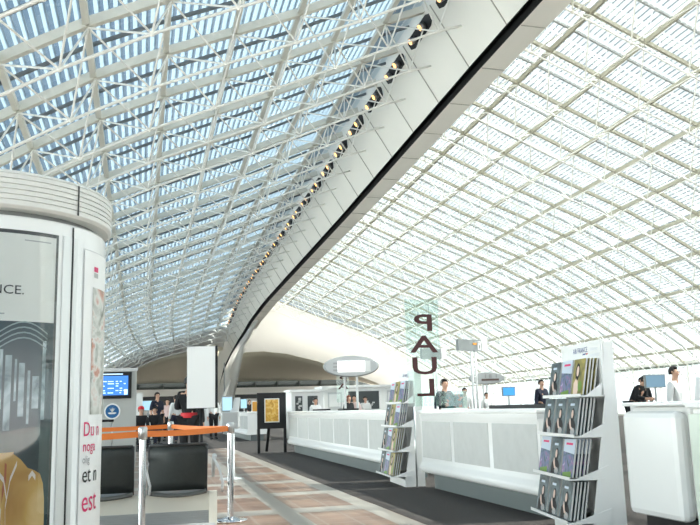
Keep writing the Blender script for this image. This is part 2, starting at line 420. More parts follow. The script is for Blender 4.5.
# ------------------------------------------------------------------ far end: rims, soffits, end wall
def far_end():
    innerR = [(10.2, 0), (10.4, 5.7), (11, 7.2), (12, 8.0), (14.3, 8.1), (17.2, 7.75), (21, 6.8), (24.7, 5.5), (28.5, 4.0), (31, 2.6)]
    outR = [shell(1, d, 83, .0) for d in [1.0, 1.2, 1.8, 3, 5, 8, 12, 16, 20, 22.4]]
    mb = MB(); rows = [[], [], []]
    for o, (x, z) in zip(outR, innerR):
        i = V((x, 100, z)); rows[0].append(o); rows[1].append(o.lerp(i, .5)+V((0, 0, .35 if z > 1 else 0))); rows[2].append(i)
    rows[0][0] = V((11.3, 83, 9.9)); rows[0][1] = V((11.3, 83, 10.0)); rows[1][0] = V((11.2, 93, 8.5)); rows[1][1] = V((11.2, 93, 8.6))
    leg = [((11.1, 83.5, 10.0), (11.2, 83.5, 9.95)), ((10.85, 90, 9.35), (11.4, 90, 9.1)), ((10.75, 93.3, 8.95), (11.3, 93.3, 8.6)), ((10.62, 98, 8.35), (11.2, 98, 8.0)),
           ((10.5, 100, 7.75), (11.1, 100, 7.3)), ((10.1, 103, 6.2), (10.75, 100.5, 5.7)), ((9.6, 105, 4.2), (10.3, 101, 3.8)), ((9.2, 106.3, 0), (10.1, 101, 0))]
    mb.grid([[V(a_) for a_, b_ in leg], [V(b_) for a_, b_ in leg]])
    mb.grid(rows); r = mb.build('trim_2', M['membrane']); so = r.modifiers.new('thick', 'SOLIDIFY'); so.thickness = .25; so.offset = 1
    struct(r, 'broad white shell closing the right vault at its far end')
    innerL = [(-11.3, 0), (-9, 2.2), (-5, 4.4), (-.9, 6.3), (2.3, 7.5), (5.2, 8.15), (8.4, 9.0), (9.4, 8.6)]
    outL = [(22.2, .2), (20, 0), (16, 0), (11.6, 0), (8.4, 0), (5.4, 0), (2.2, 0), (1.4, 0)]
    mb = MB(); rows = [[], []]
    for (x, z), (d, _) in zip(innerL, outL):
        rows[0].append(shell(-1, d, 95.5, .1)); rows[1].append(V((x, 100, z)))
    rows[0][0].z = 1.5
    mb.grid(rows); r = mb.build('trim_3', M['white']); so = r.modifiers.new('thick', 'SOLIDIFY'); so.thickness = .25; so.offset = 1
    struct(r, 'white arched rim closing the left vault at its far end')
    # brown soffits running down to the end wall
    zb = 5.1
    for inner, nm, lab in ((innerR[1:], 'ceiling', 'brown curved soffit behind the right far arch'), (innerL[1:], 'ceiling', 'brown curved soffit behind the left far arch')):
        mb = MB(); rows = []
        for k in range(7):
            t = k/6
            rows.append([V((x, 100.1+18*t, z*(1-t)**1.0+max(zb, 0)*t if z > zb else z+(zb-z)*t)) for x, z in inner])
        mb.grid(rows); r = mb.build(nm, M['brown']); so = r.modifiers.new('thick', 'SOLIDIFY'); so.thickness = .1; so.offset = 1
        struct(r, lab)
    # end wall
    w = empty('wall_back', kind='structure'); w['label'] = 'far end wall with dark glazed strip over pale shop fronts'
    Y = 118.2
    mb = MB(); mb.bb(-12, 33, Y, Y+.1, 4.25, 5.3); mb.build('clerestory_glass', M['darkglass'], w)
    mb = MB()
    for k in range(14): mb.bb(-10+3.2*k, -9.92+3.2*k, Y-.12, Y, 4.25, 5.2)
    mb.build('mullions', mat('mullion', (.12, .13, .13), .5), w)
    mb = MB(); mb.bb(-12, 33, Y-.6, Y+.1, 3.3, 4.25); mb.build('fascia', M['white'], w)
    mb = MB(); mb.bb(-12, 33, Y, Y+.2, 0, 3.3); mb.build('shop_front', mat('shop_dark', (.05, .055, .06), .4), w)
    mb = MB()
    for k in range(9): mb.bb(-9+4.6*k, -7.2+4.6*k, Y-.3, Y, 0, 2.7)
    mb.build('shop_panels', M['white'], w)
    # long side walls of glass below the shells
    for side, nm in ((-1, 'wall_left'), (1, 'wall_right')):
        x = XC+side*22.4; w = empty(nm, kind='structure')
        w['label'] = 'low glazed side wall under the %s roof shell' % ('left' if side < 0 else 'right')
        mb = MB(); mb.bb(x-.01, x+.01, -12, 100, 0.1, 3.3); mb.build('glass', M['wallglass'], w)
        mb = MB()
        for k in range(38): mb.bb(x-.05, x+.05, -11.9+3*k, -11.8+3*k, 0, 3.2)
        mb.bb(x-.08, x+.08, -12, 100, 3.2, 3.4); mb.bb(x-.08, x+.08, -12, 100, 0, .12)
        mb.build('frame', M['tube'], w)
far_end()
# ------------------------------------------------------------------ more materials
M['metal'] = mat('brushed_steel', (0.62, 0.63, 0.63), 0.28, 0.9)
M['chrome'] = mat('polished_chrome', (0.75, 0.76, 0.78), 0.12, 1.0)
M['lacquer'] = mat('white_lacquer', (0.88, 0.88, 0.86), 0.35)
M['gloss_white'] = mat('gloss_white_panel', (0.92, 0.92, 0.9), 0.2)
M['perf'] = mat('perforated_grey_panel', (0.60, 0.61, 0.59), 0.5, noise=0.12, nscale=9)
M['toe'] = mat('grey_toe_kick', (0.17, 0.20, 0.20), 0.35, 0.3)
M['grey'] = mat('grey_laminate', (0.26, 0.27, 0.26), 0.5)
M['midgrey'] = mat('mid_grey_paint', (0.40, 0.41, 0.41), 0.5)
M['palegrey'] = mat('pale_grey_paint', (0.62, 0.63, 0.63), 0.45)
M['orange'] = mat('orange_webbing', (0.86, 0.22, 0.035), 0.6)
M['skin'] = mat('skin', (0.62, 0.36, 0.25), 0.5)
M['paleskin'] = mat('pale_skin_print', (0.80, 0.60, 0.50), 0.5)
M['navy'] = mat('navy_cloth', (0.012, 0.015, 0.035), 0.8)
M['blackcloth'] = mat('black_cloth', (0.01, 0.01, 0.012), 0.85)
M['whitecloth'] = mat('white_cloth', (0.82, 0.82, 0.8), 0.8)
M['pinkcloth'] = mat('pink_cloth', (0.75, 0.55, 0.52), 0.8)
M['red'] = mat('red_cloth', (0.65, 0.02, 0.03), 0.6)
M['pink'] = mat('magenta_ink', (0.75, 0.03, 0.16), 0.5)
M['ink'] = mat('black_ink', (0.02, 0.02, 0.02), 0.5)
M['greyink'] = mat('grey_ink', (0.45, 0.45, 0.45), 0.5)
M['blueink'] = mat('blue_ink', (0.02, 0.05, 0.25), 0.5)
M['hair'] = mat('dark_hair', (0.015, 0.011, 0.01), 0.6)
M['redhair'] = mat('auburn_hair', (0.25, 0.05, 0.02), 0.6)
M['paper'] = mat('paper_stack', (0.66, 0.66, 0.64), 0.7)
M['screen'] = mat('blue_screen', (0.02, 0.08, 0.3), 0.2, emit=((0.03, 0.16, 0.5), 0.7))
M['screenlite'] = mat('pale_blue_screen', (0.3, 0.5, 0.65), 0.2, emit=((0.35, 0.55, 0.7), 0.35))
M['screentxt'] = mat('screen_text', (0.5, 0.7, 0.9), 0.3, emit=((0.5, 0.75, 1.0), 0.6))
M['glassclear'] = glass_mat('display_glass', (0.88, 0.95, 0.92), 0.05)
M['darkred'] = mat('dark_red_letter', (0.05, 0.006, 0.006), 0.4)
def printed(name, stops, scale=6.0, detail=5.0, rough=0.35, dist=1.0):
    m = bpy.data.materials.new(name); m.use_nodes = True
    nt = m.node_tree; N = nt.nodes; L = nt.links; b = N['Principled BSDF']; b.inputs['Roughness'].default_value = rough
    tc = N.new('ShaderNodeTexCoord'); n = N.new('ShaderNodeTexNoise'); n.inputs['Scale'].default_value = scale; n.inputs['Detail'].default_value = detail
    n.inputs['Distortion'].default_value = dist
    L.new(tc.outputs['Object'], n.inputs['Vector'])
    r = N.new('ShaderNodeValToRGB'); e = r.color_ramp.elements
    while len(e) < len(stops): e.new(.5)
    for k, (p, c) in enumerate(stops): e[k].position = p; e[k].color = (*c, 1)
    L.new(n.outputs['Fac'], r.inputs[0]); L.new(r.outputs['Color'], b.inputs['Base Color'])
    return m

# ------------------------------------------------------------------ advertising column
def advertising_column():
    cx, cy, R0 = -.96, 5.3, .72
    root = empty('advertising_column', (cx, cy, 0), 0, 'large round white advertising column with a ribbed grey cap at the left edge', 'advertising column')
    def cp(deg, z, r): t = math.radians(deg); return V((r*math.cos(t), r*math.sin(t), z))
    mb = MB(); mb.lathe([(.0, .0), (.74, 0), (.74, .12), (R0, .14), (R0, 2.18), (R0-.01, 2.195), (.0, 2.195)], n=96); mb.build('body', M['gloss_white'], root)
    mb = MB(); mb.lathe([(.66, 2.195), (.66, 2.235), (.0, 2.235)], n=64); mb.build('recess', M['grey'], root)
    mb = MB(); prof = [(0, 2.23), (.735, 2.23), (.752, 2.243)]
    z = 2.248
    for k in range(6):
        prof += [(.755, z), (.755, z+.021), (.742, z+.024), (.742, z+.029)]; z += .029
    prof += [(.752, z+.0), (.748, z+.012), (.70, z+.03), (.0, z+.035)]
    mb.lathe(prof, n=96, smooth=False); mb.build('ribbed_cap', mat('cap_white', (.80, .80, .76), .4), root)
    def patch(mbx, a0, a1, z0, z1, r, n=14, mi=0):
        mbx.grid([[cp(a0+(a1-a0)*k/n, zz, r) for k in range(n+1)] for zz in (z0, z1)], mi)
    def ring_frame(name, a0, a1, z0, z1, w, dw, r, m):
        q = MB(); patch(q, a0, a1, z1-w, z1, r); patch(q, a0, a1, z0, z0+w, r); patch(q, a0, a0+dw, z0+w, z1-w, r, 2); patch(q, a1-dw, a1, z0+w, z1-w, r, 2)
        return q.build(name, m, root)
    # seams
    mb = MB(); patch(mb, -39.4, -38.4, .14, 2.18, R0+.003, 2); patch(mb, -39.6, -38.6, 2.245, 2.42, .758, 2); mb.build('seam', M['ink'], root)
    mb = MB(); patch(mb, -44.6, -39.6, .14, 2.12, R0+.004, 4); mb.build('metal_strip', mat('satin_silver', (.74, .75, .74), .35, .3), root)
    mb = MB(); patch(mb, -38.2, -35.6, .14, 2.12, R0+.004, 4); mb.build('metal_strip', mat('satin_silver', (.74, .75, .74), .35, .3), root)
    # glazed poster case on the left
    ring_frame('case_frame', -121, -47.2, .30, 2.115, .02, 1.2, R0+.006, mat('dark_case_frame', (.05, .05, .045), .3))
    up = MB(); patch(up, -120, -48.3, 1.62, 2.10, R0+.004)
    pu = up.build('poster', printed('pale_poster', [(.3, (.76, .76, .70)), (.7, (.92, .92, .88))], 1.6, 3), root)
    lo = MB(); patch(lo, -120, -48.3, .32, 1.62, R0+.004)
    pl = lo.build('poster', printed('dark_teal_poster', [(.30, (.006, .018, .022)), (.55, (.02, .055, .062)), (.8, (.05, .10, .10))], 2.2, 4), root)
    # window reflections painted onto the dark poster as pale bars and arcs
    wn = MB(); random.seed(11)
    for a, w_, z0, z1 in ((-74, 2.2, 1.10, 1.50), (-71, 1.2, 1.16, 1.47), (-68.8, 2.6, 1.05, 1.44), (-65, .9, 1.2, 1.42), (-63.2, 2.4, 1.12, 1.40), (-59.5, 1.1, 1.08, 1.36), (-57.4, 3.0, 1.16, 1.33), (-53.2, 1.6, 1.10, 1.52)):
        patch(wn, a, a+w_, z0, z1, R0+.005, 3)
    wn.build('painted_reflection_bars', printed('reflection_bar_paint', [(.35, (.10, .16, .17)), (.5, (.38, .48, .50)), (.62, (.62, .70, .72))], 7, 4), pl)
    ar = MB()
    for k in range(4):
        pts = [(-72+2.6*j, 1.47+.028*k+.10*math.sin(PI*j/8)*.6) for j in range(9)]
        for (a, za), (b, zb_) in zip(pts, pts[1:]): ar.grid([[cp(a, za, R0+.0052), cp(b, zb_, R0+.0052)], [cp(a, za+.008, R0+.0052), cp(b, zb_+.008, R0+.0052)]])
    ar.build('painted_reflection_arcs', mat('reflection_arc_paint', (.30, .38, .38), .4), pl)
    # pictured shoulder
    sh = MB()
    ol = [(-64, .93), (-61, .90), (-58, .855), (-55, .84), (-52.5, .82), (-51, .77), (-50.2, .69), (-50, .60), (-50, .40)]
    for (a, za), (b, zb_) in zip(ol, ol[1:]):
        sh.grid([[cp(a, .33, R0+.0055), cp(b, .33, R0+.0055)], [cp(a, za, R0+.0055), cp(b, zb_, R0+.0055)]])
    sh.grid([[cp(-90+26*k/8, .33, R0+.0055) for k in range(9)], [cp(-90+26*k/8, .93+.01*k/8-.0 if k > 4 else 1.0+.05*math.sin(k), R0+.0055) for k in range(9)]])
    sh.build('pictured_shoulder', printed('golden_skin_print', [(.25, (.42, .20, .03)), (.5, (.62, .38, .10)), (.68, (.78, .56, .26)), (.8, (.9, .8, .62))], 2.6, 3), pl)
    sw = MB()
    for pts in ([(-62.5, .88), (-65, .80), (-66.5, .66), (-66, .52), (-68, .38)], [(-70, .84), (-67.5, .80), (-66, .70)], [(-57.5, .80), (-56, .825), (-54.5, .80)], [(-70, .70), (-68, .64), (-69, .50), (-71, .40)]):
        for (a, za), (b, zb_) in zip(pts, pts[1:]):
            sw.grid([[cp(a, za-.012, R0+.0062), cp(b, zb_-.012, R0+.0062)], [cp(a, za+.016, R0+.0062), cp(b, zb_+.016, R0+.0062)]])
    sw.build('painted_swirls', mat('white_body_paint', (.8, .72, .64), .5), pl)
    rp = MB()
    for pts in ([(-72, .90), (-66.5, .84), (-68, .72)], [(-72, .62), (-68, .58), (-69, .46)], [(-74, .8), (-70, .66), (-72, .5)], [(-72, .4), (-68, .38)]):
        for (a, za), (b, zb_) in zip(pts, pts[1:]):
            rp.grid([[cp(a, za-.04, R0+.0059), cp(b, zb_-.04, R0+.0059)], [cp(a, za+.04, R0+.0059), cp(b, zb_+.04, R0+.0059)]])
    rp.build('painted_red', mat('red_body_paint', (.42, .12, .05), .5), pl)
    def cyl_text(body, size, a_right, z, m, name, parent, r=R0+.007, squeeze=1.0, left=None):
        vs, fs = text_mesh(body, size)
        mxx = max(v.x for v in vs)
        q = MB()
        out = []
        for v in vs:
            x = v.x*squeeze
            ang = (a_right - math.degrees((mxx*squeeze-x)/R0)) if left is None else left+math.degrees(x/R0)
            out.append(cp(ang, z+v.y, r))
        q.add(out, fs); return q.build(name, m, parent)
    cyl_text('FRANCE.', .068, -62.5, 1.765, M['ink'], 'lettering', pu, squeeze=1.15)
    lns = MB(); patch(lns, -63, -51, 2.06, 2.066, R0+.0052); patch(lns, -95, -70, 1.655, 1.662, R0+.0052); lns.build('small_print', M['greyink'], pu)
    # glass over the case
    g = MB(); patch(g, -120.5, -47.8, .31, 2.105, R0+.018, 20); g.build('case_glass', glass_mat('case_glass', (.95, .97, .97), .06, .02), root)
    # second poster on the right flank
    ring_frame('case_frame', -31, 35, .28, 2.075, .006, .5, R0+.005, M['palegrey'])
    p2 = MB(); patch(p2, -30.5, 34.5, .3, 2.07, R0+.004, 24); p2 = p2.build('poster', mat('white_poster', (.92, .92, .91), .3), root)
    ph = MB(); patch(ph, -23, 20, 1.12, 1.86, R0+.006, 16)
    ph.build('photo', printed('photo_print', [(.30, (.06, .07, .05)), (.42, (.35, .36, .31)), (.52, (.72, .72, .68)), (.62, (.55, .22, .14)), (.72, (.25, .27, .2))], 5.5, 5), p2)
    q = MB(); patch(q, -22, -17.5, 1.955, 1.985, R0+.006, 4); q.build('red_mark', M['pink'], p2)
    q = MB(); patch(q, -22, -17.5, 1.92, 1.948, R0+.006, 4); q.build('grey_mark', M['greyink'], p2)
    for body, size, z, m in (('Du n', .115, 1.00, M['pink']), ('noga', .085, .915, M['pink']), ('olig', .06, .85, M['greyink']), ('et n', .13, .745, M['ink']), ('est', .17, .585, M['pink'])):
        cyl_text(body, size, 0, z, m, 'lettering', p2, left=-28.5, squeeze=.95)
advertising_column()

# ------------------------------------------------------------------ queue barriers
def stanchion(x, y, label, group='chrome queue posts with orange belts'):
    r = empty('queue_post', (x, y, 0), 0, label, 'queue post', group)
    mb = MB(); mb.lathe([(0, 0), (.17, 0), (.175, .008), (.17, .018), (.09, .032), (.04, .045), (0, .045)], n=32); mb.build('base', M['chrome'], r)
    mb = MB(); mb.lathe([(.031, .04), (.031, .90)], n=20); mb.build('pole', M['chrome'], r)
    mb = MB(); mb.lathe([(.031, .885), (.040, .89), (.040, .985), (.034, 1.0), (0, 1.0)], n=20); mb.build('belt_head', M['metal'], r)
    return r
stanchion(.01, 7.67, 'chrome queue post in front of the black seats, nearest to the round column')
stanchion(.90, 8.81, 'chrome queue post right of the black seats with its round base in view')
stanchion(.37, 11.3, 'chrome queue post behind the black seats, left of the white board')
def belt(name, a, b, label, z=.935):
    a, b = V((a[0], a[1], z)), V((b[0], b[1], z)); d = (b-a).normalized(); n = d.cross(V((0, 0, 1)))
    a += d*.043; b -= d*.043
    rows = []
    for zz in (-.027, .027):
        rows.append([a.lerp(b, k/10)+V((0, 0, zz-.012*math.sin(PI*k/10))) for k in range(11)])
    mb = MB(); mb.grid(rows, smooth=False); o = mb.build(name, M['orange'])
    so = o.modifiers.new('t', 'SOLIDIFY'); so.thickness = .003; so.offset = 0
    return tag(o, label, 'queue belt', 'orange belts of the queue barrier')
belt('queue_belt', (.01, 7.67), (.90, 8.81), 'orange belt stretched between the two front queue posts')
belt('queue_belt', (-1.05, 7.35), (.01, 7.67), 'orange belt running from the front queue post left behind the column')
belt('queue_belt', (.37, 11.3), (.90, 8.81), 'orange belt from the right queue post back to the rear post')
belt('queue_belt', (-1.2, 11.0), (.37, 11.3), 'orange belt running left from the rear queue post')

# ------------------------------------------------------------------ row of seats
def bench():
    r = empty('seat_row', (0, 8.55, 0), 0, 'row of black terminal seats with grey armrests behind the queue post', 'seat row')
    mesh_m = mat('black_seat_mesh', (.035, .042, .04), .5, noise=.3, nscale=30)
    lip = mat('seat_lip', (.12, .12, .11), .35)
    plinth = mat('cream_plinth', (.72, .70, .62), .5)
    xs = [(-1.42, -.80), (-.72, -.08), (.08, .63)]
    for x0, x1 in xs:
        f = MB()
        rows = []
        for k in range(6):
            t = k/5; rows.append([V((x0, .02-.07*t-.02*math.sin(PI*t), .36+.43*t)), V((x1, .02-.07*t-.02*math.sin(PI*t), .36+.43*t))])
        f.grid(rows); bk = f.build('backrest', mesh_m, r); so = bk.modifiers.new('t', 'SOLIDIFY'); so.thickness = .03; so.offset = 0
        f = MB()
        for xx in (x0, x1): f.tube([(xx, .03, .33), (xx, .0, .55), (xx, -.06, .80)], .016, 8)
        f.tube([(x0, -.06, .80), (x1, -.06, .80)], .014, 8); f.build('back_frame', mat('seat_frame', (.05, .05, .05), .3, .5), bk)
        s = MB(); n = 8
        s.grid([[V((x0+(x1-x0)*k/n, yy, zz-.03*math.sin(PI*k/n))) for k in range(n+1)] for yy, zz in ((-.09, .325), (-.10, .345), (.0, .36), (.42, .38), (.48, .36))])
        st = s.build('seat', lip, r); so = st.modifiers.new('t', 'SOLIDIFY'); so.thickness = .025; so.offset = -1
    for x in (-.76, 0.0, .70):
        a = MB(); a.tube([(x, -.10, .66), (x+.01, -.04, .68), (x+.02, .1, .66), (x+.03, .3, .58), (x+.03, .36, .45)], [.018, .024, .024, .022, .014], 8)
        a.tube([(x+.0, -.10, .66), (x+.05, -.13, .56), (x+.085, -.13, .42), (x+.08, -.10, .335)], .013, 8); a.build('armrest', M['palegrey'], r)
    b = MB(); b.bb(-1.5, .70, .05, .12, .26, .325); b.build('beam', M['midgrey'], r)
    for x in (-1.4, .70):
        l = MB(); l.bb(x-.04, x+.04, .0, .1, 0, .33); l.build('leg', plinth, r)
    p = MB(); p.bb(-1.36, .66, .03, .05, .15, .325); p.build('rear_panel', plinth, r)
    g = MB(); g.bb(-1.36, .66, .035, .05, .03, .15)
    for k in range(5): g.bb(-1.36, .66, .02, .035, .045+.022*k, .052+.022*k)
    g.build('grille', M['midgrey'], r)
    g = MB(); g.bb(-1.4, .72, -.01, .1, 0.0, .03); g.build('floor_rail', M['palegrey'], r)
bench()

# ------------------------------------------------------------------ board on a black pole
def board():
    r = empty('notice_board', (.72, 10.6, 0), math.radians(-8), 'blank white notice board on a black pole behind the seats', 'notice board')
    mb = MB(); mb.bb(-.175, .175, -.03, 0, 1.16, 1.93); mb.build('white_face', M['gloss_white'], r)
    mb = MB(); mb.bb(-.178, .205, 0, .035, 1.155, 1.935); mb.bb(.180, .205, -.035, 0.0, 1.155, 1.935); mb.build('black_back', M['black'], r)
    mb = MB(); mb.tube([(0, .02, .02), (0, .02, 1.16)], .022, 12); mb.build('pole', M['black'], r)
    mb = MB(); mb.lathe([(0, 0), (.19, 0), (.19, .015), (.03, .03), (0, .03)], n=28); mb.build('base', M['black'], r)
board()

# ------------------------------------------------------------------ flight information stand
def info_stand():
    r = empty('information_stand', (0, 18, 0), 0, 'grey information stand with a blue flight screen and a round badge', 'information stand')
    mb = MB(); mb.bb(-1.6, -.12, 0, .22, 0, 2.0); mb.build('body', mat('stand_grey', (.47, .48, .46), .5), r)
    mb = MB(); mb.bb(-1.62, -.10, -.02, .24, 2.0, 2.06); mb.build('top_trim', M['palegrey'], r)
    s = MB(); s.bb(-.86, -.22, -.05, 0, 1.43, 1.98); s = s.build('screen_housing', M['black'], r)
    q = MB(); q.bb(-.82, -.29, -.056, -.05, 1.50, 1.90); q.build('screen', M['screen'], s)
    q = MB(); q.bb(-.80, -.40, -.056, -.05, 1.925, 1.945)
    random.seed(3)
    for i in range(7):
        z = 1.54+.047*i
        for x0, x1 in ((-.80, -.72), (-.70, -.56), (-.54, -.48), (-.46, -.40), (-.38, -.31)):
            if random.random() < .55: q.bb(x0, x0+(x1-x0)*random.uniform(.5, 1), -.058, -.056, z, z+.018)
    q.bb(-.37, -.30, -.059, -.056, 1.51, 1.62); q.build('screen_rows', M['screentxt'], s)
    c = (-.60, -.0, 1.17)
    def disc(rad, y, name, m, par):
        b = MB(); n = 32; b.prism([(c[0]+rad*math.cos(2*PI*k/n), y, c[2]+rad*math.sin(2*PI*k/n)) for k in range(n)], (0, 1, 0), .006); return b.build(name, m, par)
    d = disc(.165, -.012, 'badge', M['lacquer'], r); disc(.135, -.016, 'badge_disc', mat('badge_blue', (.01, .12, .32), .4), d)
    b = MB()
    b.prism([(c[0]+x, -.022, c[2]+z) for x, z in ((-.09, -.03), (-.05, -.055), (.05, -.055), (.09, -.03), (.05, -.02), (-.05, -.02))], (0, 1, 0), .005)
    for k in range(5):
        a = math.radians(50+20*k); b.prism([(c[0]-.012, -.022, c[2]-.01), (c[0]+.012, -.022, c[2]-.01), (c[0]+.095*math.cos(a), -.022, c[2]-.01+.1*math.sin(a))], (0, 1, 0), .005)
    b.build('badge_symbol', M['lacquer'], d)
info_stand()
def suitcase():
    r = empty('suitcase', (-.46, 12.0, 0), .2, 'wheeled suitcase with its handle pulled up before the grey stand', 'suitcase')
    mb = MB(); mb.bb(-.2, .2, -.12, .12, .06, .66); mb.build('body', M['navy'], r, bevel=.03)
    h = MB(); h.tube([(-.08, .1, .6), (-.08, .1, 1.02)], .009, 8); h.tube([(.08, .1, .6), (.08, .1, 1.02)], .009, 8); h.build('handle_rods', M['metal'], r)
    h = MB(); h.bb(-.10, .10, .08, .12, 1.01, 1.045); h.build('grip', M['black'], r, bevel=.008)
    for x in (-.15, .15):
        w = MB(); w.tube([(x-.015, .06, .03), (x+.015, .06, .03)], .03, 14); w.build('wheel', M['black'], r)
        w = MB(); w.bb(x-.02, x+.02, -.1, -.06, 0, .07); w.build('foot', M['black'], r)
suitcase()

# ------------------------------------------------------------------ counters
def counter(y0, y1, label, round_near=True, panels=None, xf=3.75, h=1.05):
    """long service counter along the aisle, front towards -X"""
    r = empty('service_counter', (0, (y0+y1)/2, 0), 0, label, 'counter', 'white service counters along the aisle')
    L_ = y1-y0; a, b = -L_/2, L_/2
    body = MB(); body.bb(xf+.06, xf+.75, a+.02, b-.02, .24, h-.05); body.build('body', M['lacquer'], r)
    # bull-nosed lower lip and front skin
    prof = [(xf+.06, .22), (xf, .215), (xf-.03, .235), (xf-.04, .27), (xf-.035, .31), (xf-.01, .345), (xf, .37), (xf, h-.14), (xf-.015, h-.10), (xf-.015, h-.045)]
    s = MB(); ys = [a, a+.03, b-.03, b]
    s.grid([[V((x+(.04 if (k in (0, 3)) else 0), y, z)) for x, z in prof] for k, y in enumerate(ys)]); s.build('front_skin', M['lacquer'], r)
    for yy in (a, b):
        e = MB(); e.prism([(x, yy, z) for x, z in prof]+[(xf+.75, yy, h-.05), (xf+.75, yy, .24)], (0, 1, 0), .02 if yy == a else -.02)
        e.build('end_panel', M['lacquer'], r)
    t = MB(); t.bb(xf-.03, xf+.80, a-.01, b+.01, h-.045, h); t.build('worktop', M['gloss_white'], r, bevel=.012)
    k = MB(); k.bb(xf+.13, xf+.6, a+.1, b-.1, 0, .24); k.build('toe_kick', M['toe'], r)
    n = max(1, round(L_/1.28)); w = L_/n
    for i in range(n):
        p = MB(); p.bb(xf-.006, xf+.02, a+w*i+.055, a+w*(i+1)-.055, .415, h-.15); p.build('inset_panel', M['perf'], r, bevel=.004)
    return r
counter(7.45, 11.0, 'white counter with grey insets between the two brochure racks')
counter(12.45, 21.75, 'long white counter with grey insets behind the far brochure rack')
counter(30.5, 41.5, 'distant white counter beyond the black easel')
def near_counter():
    r = empty('service_counter', (0, 5.72, 0), 0, 'white counter end with a plain rounded panel right of the near brochure rack', 'counter', None)
    mb = MB(); mb.bb(3.92, 4.75, -.36, .42, .24, 1.06); mb.build('body', M['lacquer'], r, bevel=.05)
    mb = MB(); mb.bb(3.80, 3.93, -.34, .37, .22, 1.02); mb.build('front_panel', M['gloss_white'], r, bevel=.05)
    mb = MB(); mb.bb(3.86, 4.8, -.38, .44, 1.06, 1.09); mb.build('worktop', M['gloss_white'], r, bevel=.01)
    mb = MB(); mb.bb(3.98, 4.7, -.36, .40, 0, .24); mb.build('toe_kick', M['black'], r)
    r = empty('service_counter', (0, 4.0, 0), 0, 'pale green glass fronted counter at the right edge', 'counter', None)
    mb = MB(); mb.bb(3.90, 4.7, -1.25, 1.30, .12, 1.04); mb.build('body', M['lacquer'], r, bevel=.01)
    mb = MB(); mb.bb(3.86, 3.898, -1.25, 1.30, .14, 1.0); mb.build('glass_front', mat('pale_green_glass', (.70, .78, .68), .15), r)
    mb = MB(); mb.bb(3.84, 4.75, -1.27, 1.31, 1.04, 1.085); mb.build('worktop', M['lacquer'], r, bevel=.01)
    mb = MB(); mb.bb(3.98, 4.7, -1.2, 1.2, 0, .12); mb.build('toe_kick', M['black'], r)
near_counter()

# ------------------------------------------------------------------ brochure racks
PR_DARK = printed('dark_cover', [(.3, (.02, .025, .025)), (.55, (.12, .16, .17)), (.75, (.22, .27, .28))], 9, 4)
PR_HILL = printed('hill_cover', [(.35, (.03, .08, .07)), (.5, (.16, .20, .34)), (.62, (.32, .14, .30)), (.75, (.5, .55, .7))], 13, 4)
PR_GOLD = printed('olive_cover', [(.35, (.12, .11, .02)), (.6, (.42, .34, .07)), (.75, (.5, .46, .2))], 7, 3)
PR_SKY = mat('pale_cover_top', (.62, .70, .80), .35)
PR_GREEN = mat('green_print', (.16, .30, .03), .4)
def brochure(kind):
    """stands at its origin, cover towards -X, .2 wide along Y, .295 high"""
    w, h, t = .27, .31, .014
    r = empty('brochure')
    b = MB(); b.bb(0, t, -w/2, w/2, 0, h); b.build('pages', M['paper'], r)
    def flat(q, pts, x, mi=0): q.prism([(x, y, z) for y, z in pts], (1, 0, 0), .0006, mi)
    def ell(cy, cz, ry, rz, n=14): return [(cy+ry*math.cos(2*PI*k/n), cz+rz*math.sin(2*PI*k/n)) for k in range(n)]
    q = MB()
    full = [(-w/2, 0), (w/2, 0), (w/2, h), (-w/2, h)]
    if kind == 'dark':
        flat(q, full, -.0008, 0); flat(q, [(-.03, .245), (.07, .245), (.07, .265), (-.03, .265)], -.0016, 1)
        flat(q, ell(-.01, .165, .042, .06), -.0016, 2); flat(q, ell(.0, .175, .026, .036), -.0022, 3)
        flat(q, [(-.1, .02), (.1, .0), (.1, .09), (.03, .135), (-.06, .12), (-.1, .08)], -.0016, 2)
        flat(q, [(.02, .05), (.06, .10), (.05, .14), (.03, .13), (.0, .07), (-.05, .05), (-.05, .035)], -.0022, 3)
        flat(q, ell(-.04, .03, .05, .03), -.0022, 4)
        ms = [PR_DARK, PR_SKY, M['hair'], M['paleskin'], M['greyink']]
    elif kind == 'hill':
        flat(q, full, -.0008, 0); flat(q, [(-w/2, .19), (w/2, .205), (w/2, h), (-w/2, h)], -.0014, 1)
        flat(q, [(-.08, .262), (.08, .262), (.08, .28), (-.08, .28)], -.002, 2)
        flat(q, [(-.1, .0), (.1, .0), (.1, .03), (-.1, .05)], -.0014, 3); ms = [PR_HILL, PR_SKY, M['pink'], PR_GREEN]
    else:
        flat(q, full, -.0008, 0); flat(q, ell(.03, .20, .05, .075), -.0014, 1); flat(q, ell(.025, .205, .03, .045), -.002, 2)
        flat(q, [(-.0, .0), (.09, .0), (.1, .1), (.05, .15), (.01, .12), (-.02, .05)], -.0014, 2); flat(q, ell(-.055, .075, .045, .045), -.0018, 3)
        ms = [PR_GOLD, M['hair'], M['paleskin'], PR_GREEN]
    q.build('cover', ms, r)
    return r
PROTO = {}
def place_brochure(kind, mtx, label, group):
    if kind not in PROTO: PROTO[kind] = o = brochure(kind)
    else: o = copy_tree(PROTO[kind])
    o.matrix_world = mtx
    tag(o, label, 'brochure', group); return o
TX = [(.05, 1.16), (-.03, .83), (-.09, .49), (-.135, .15)]       # front edge and height of each shelf
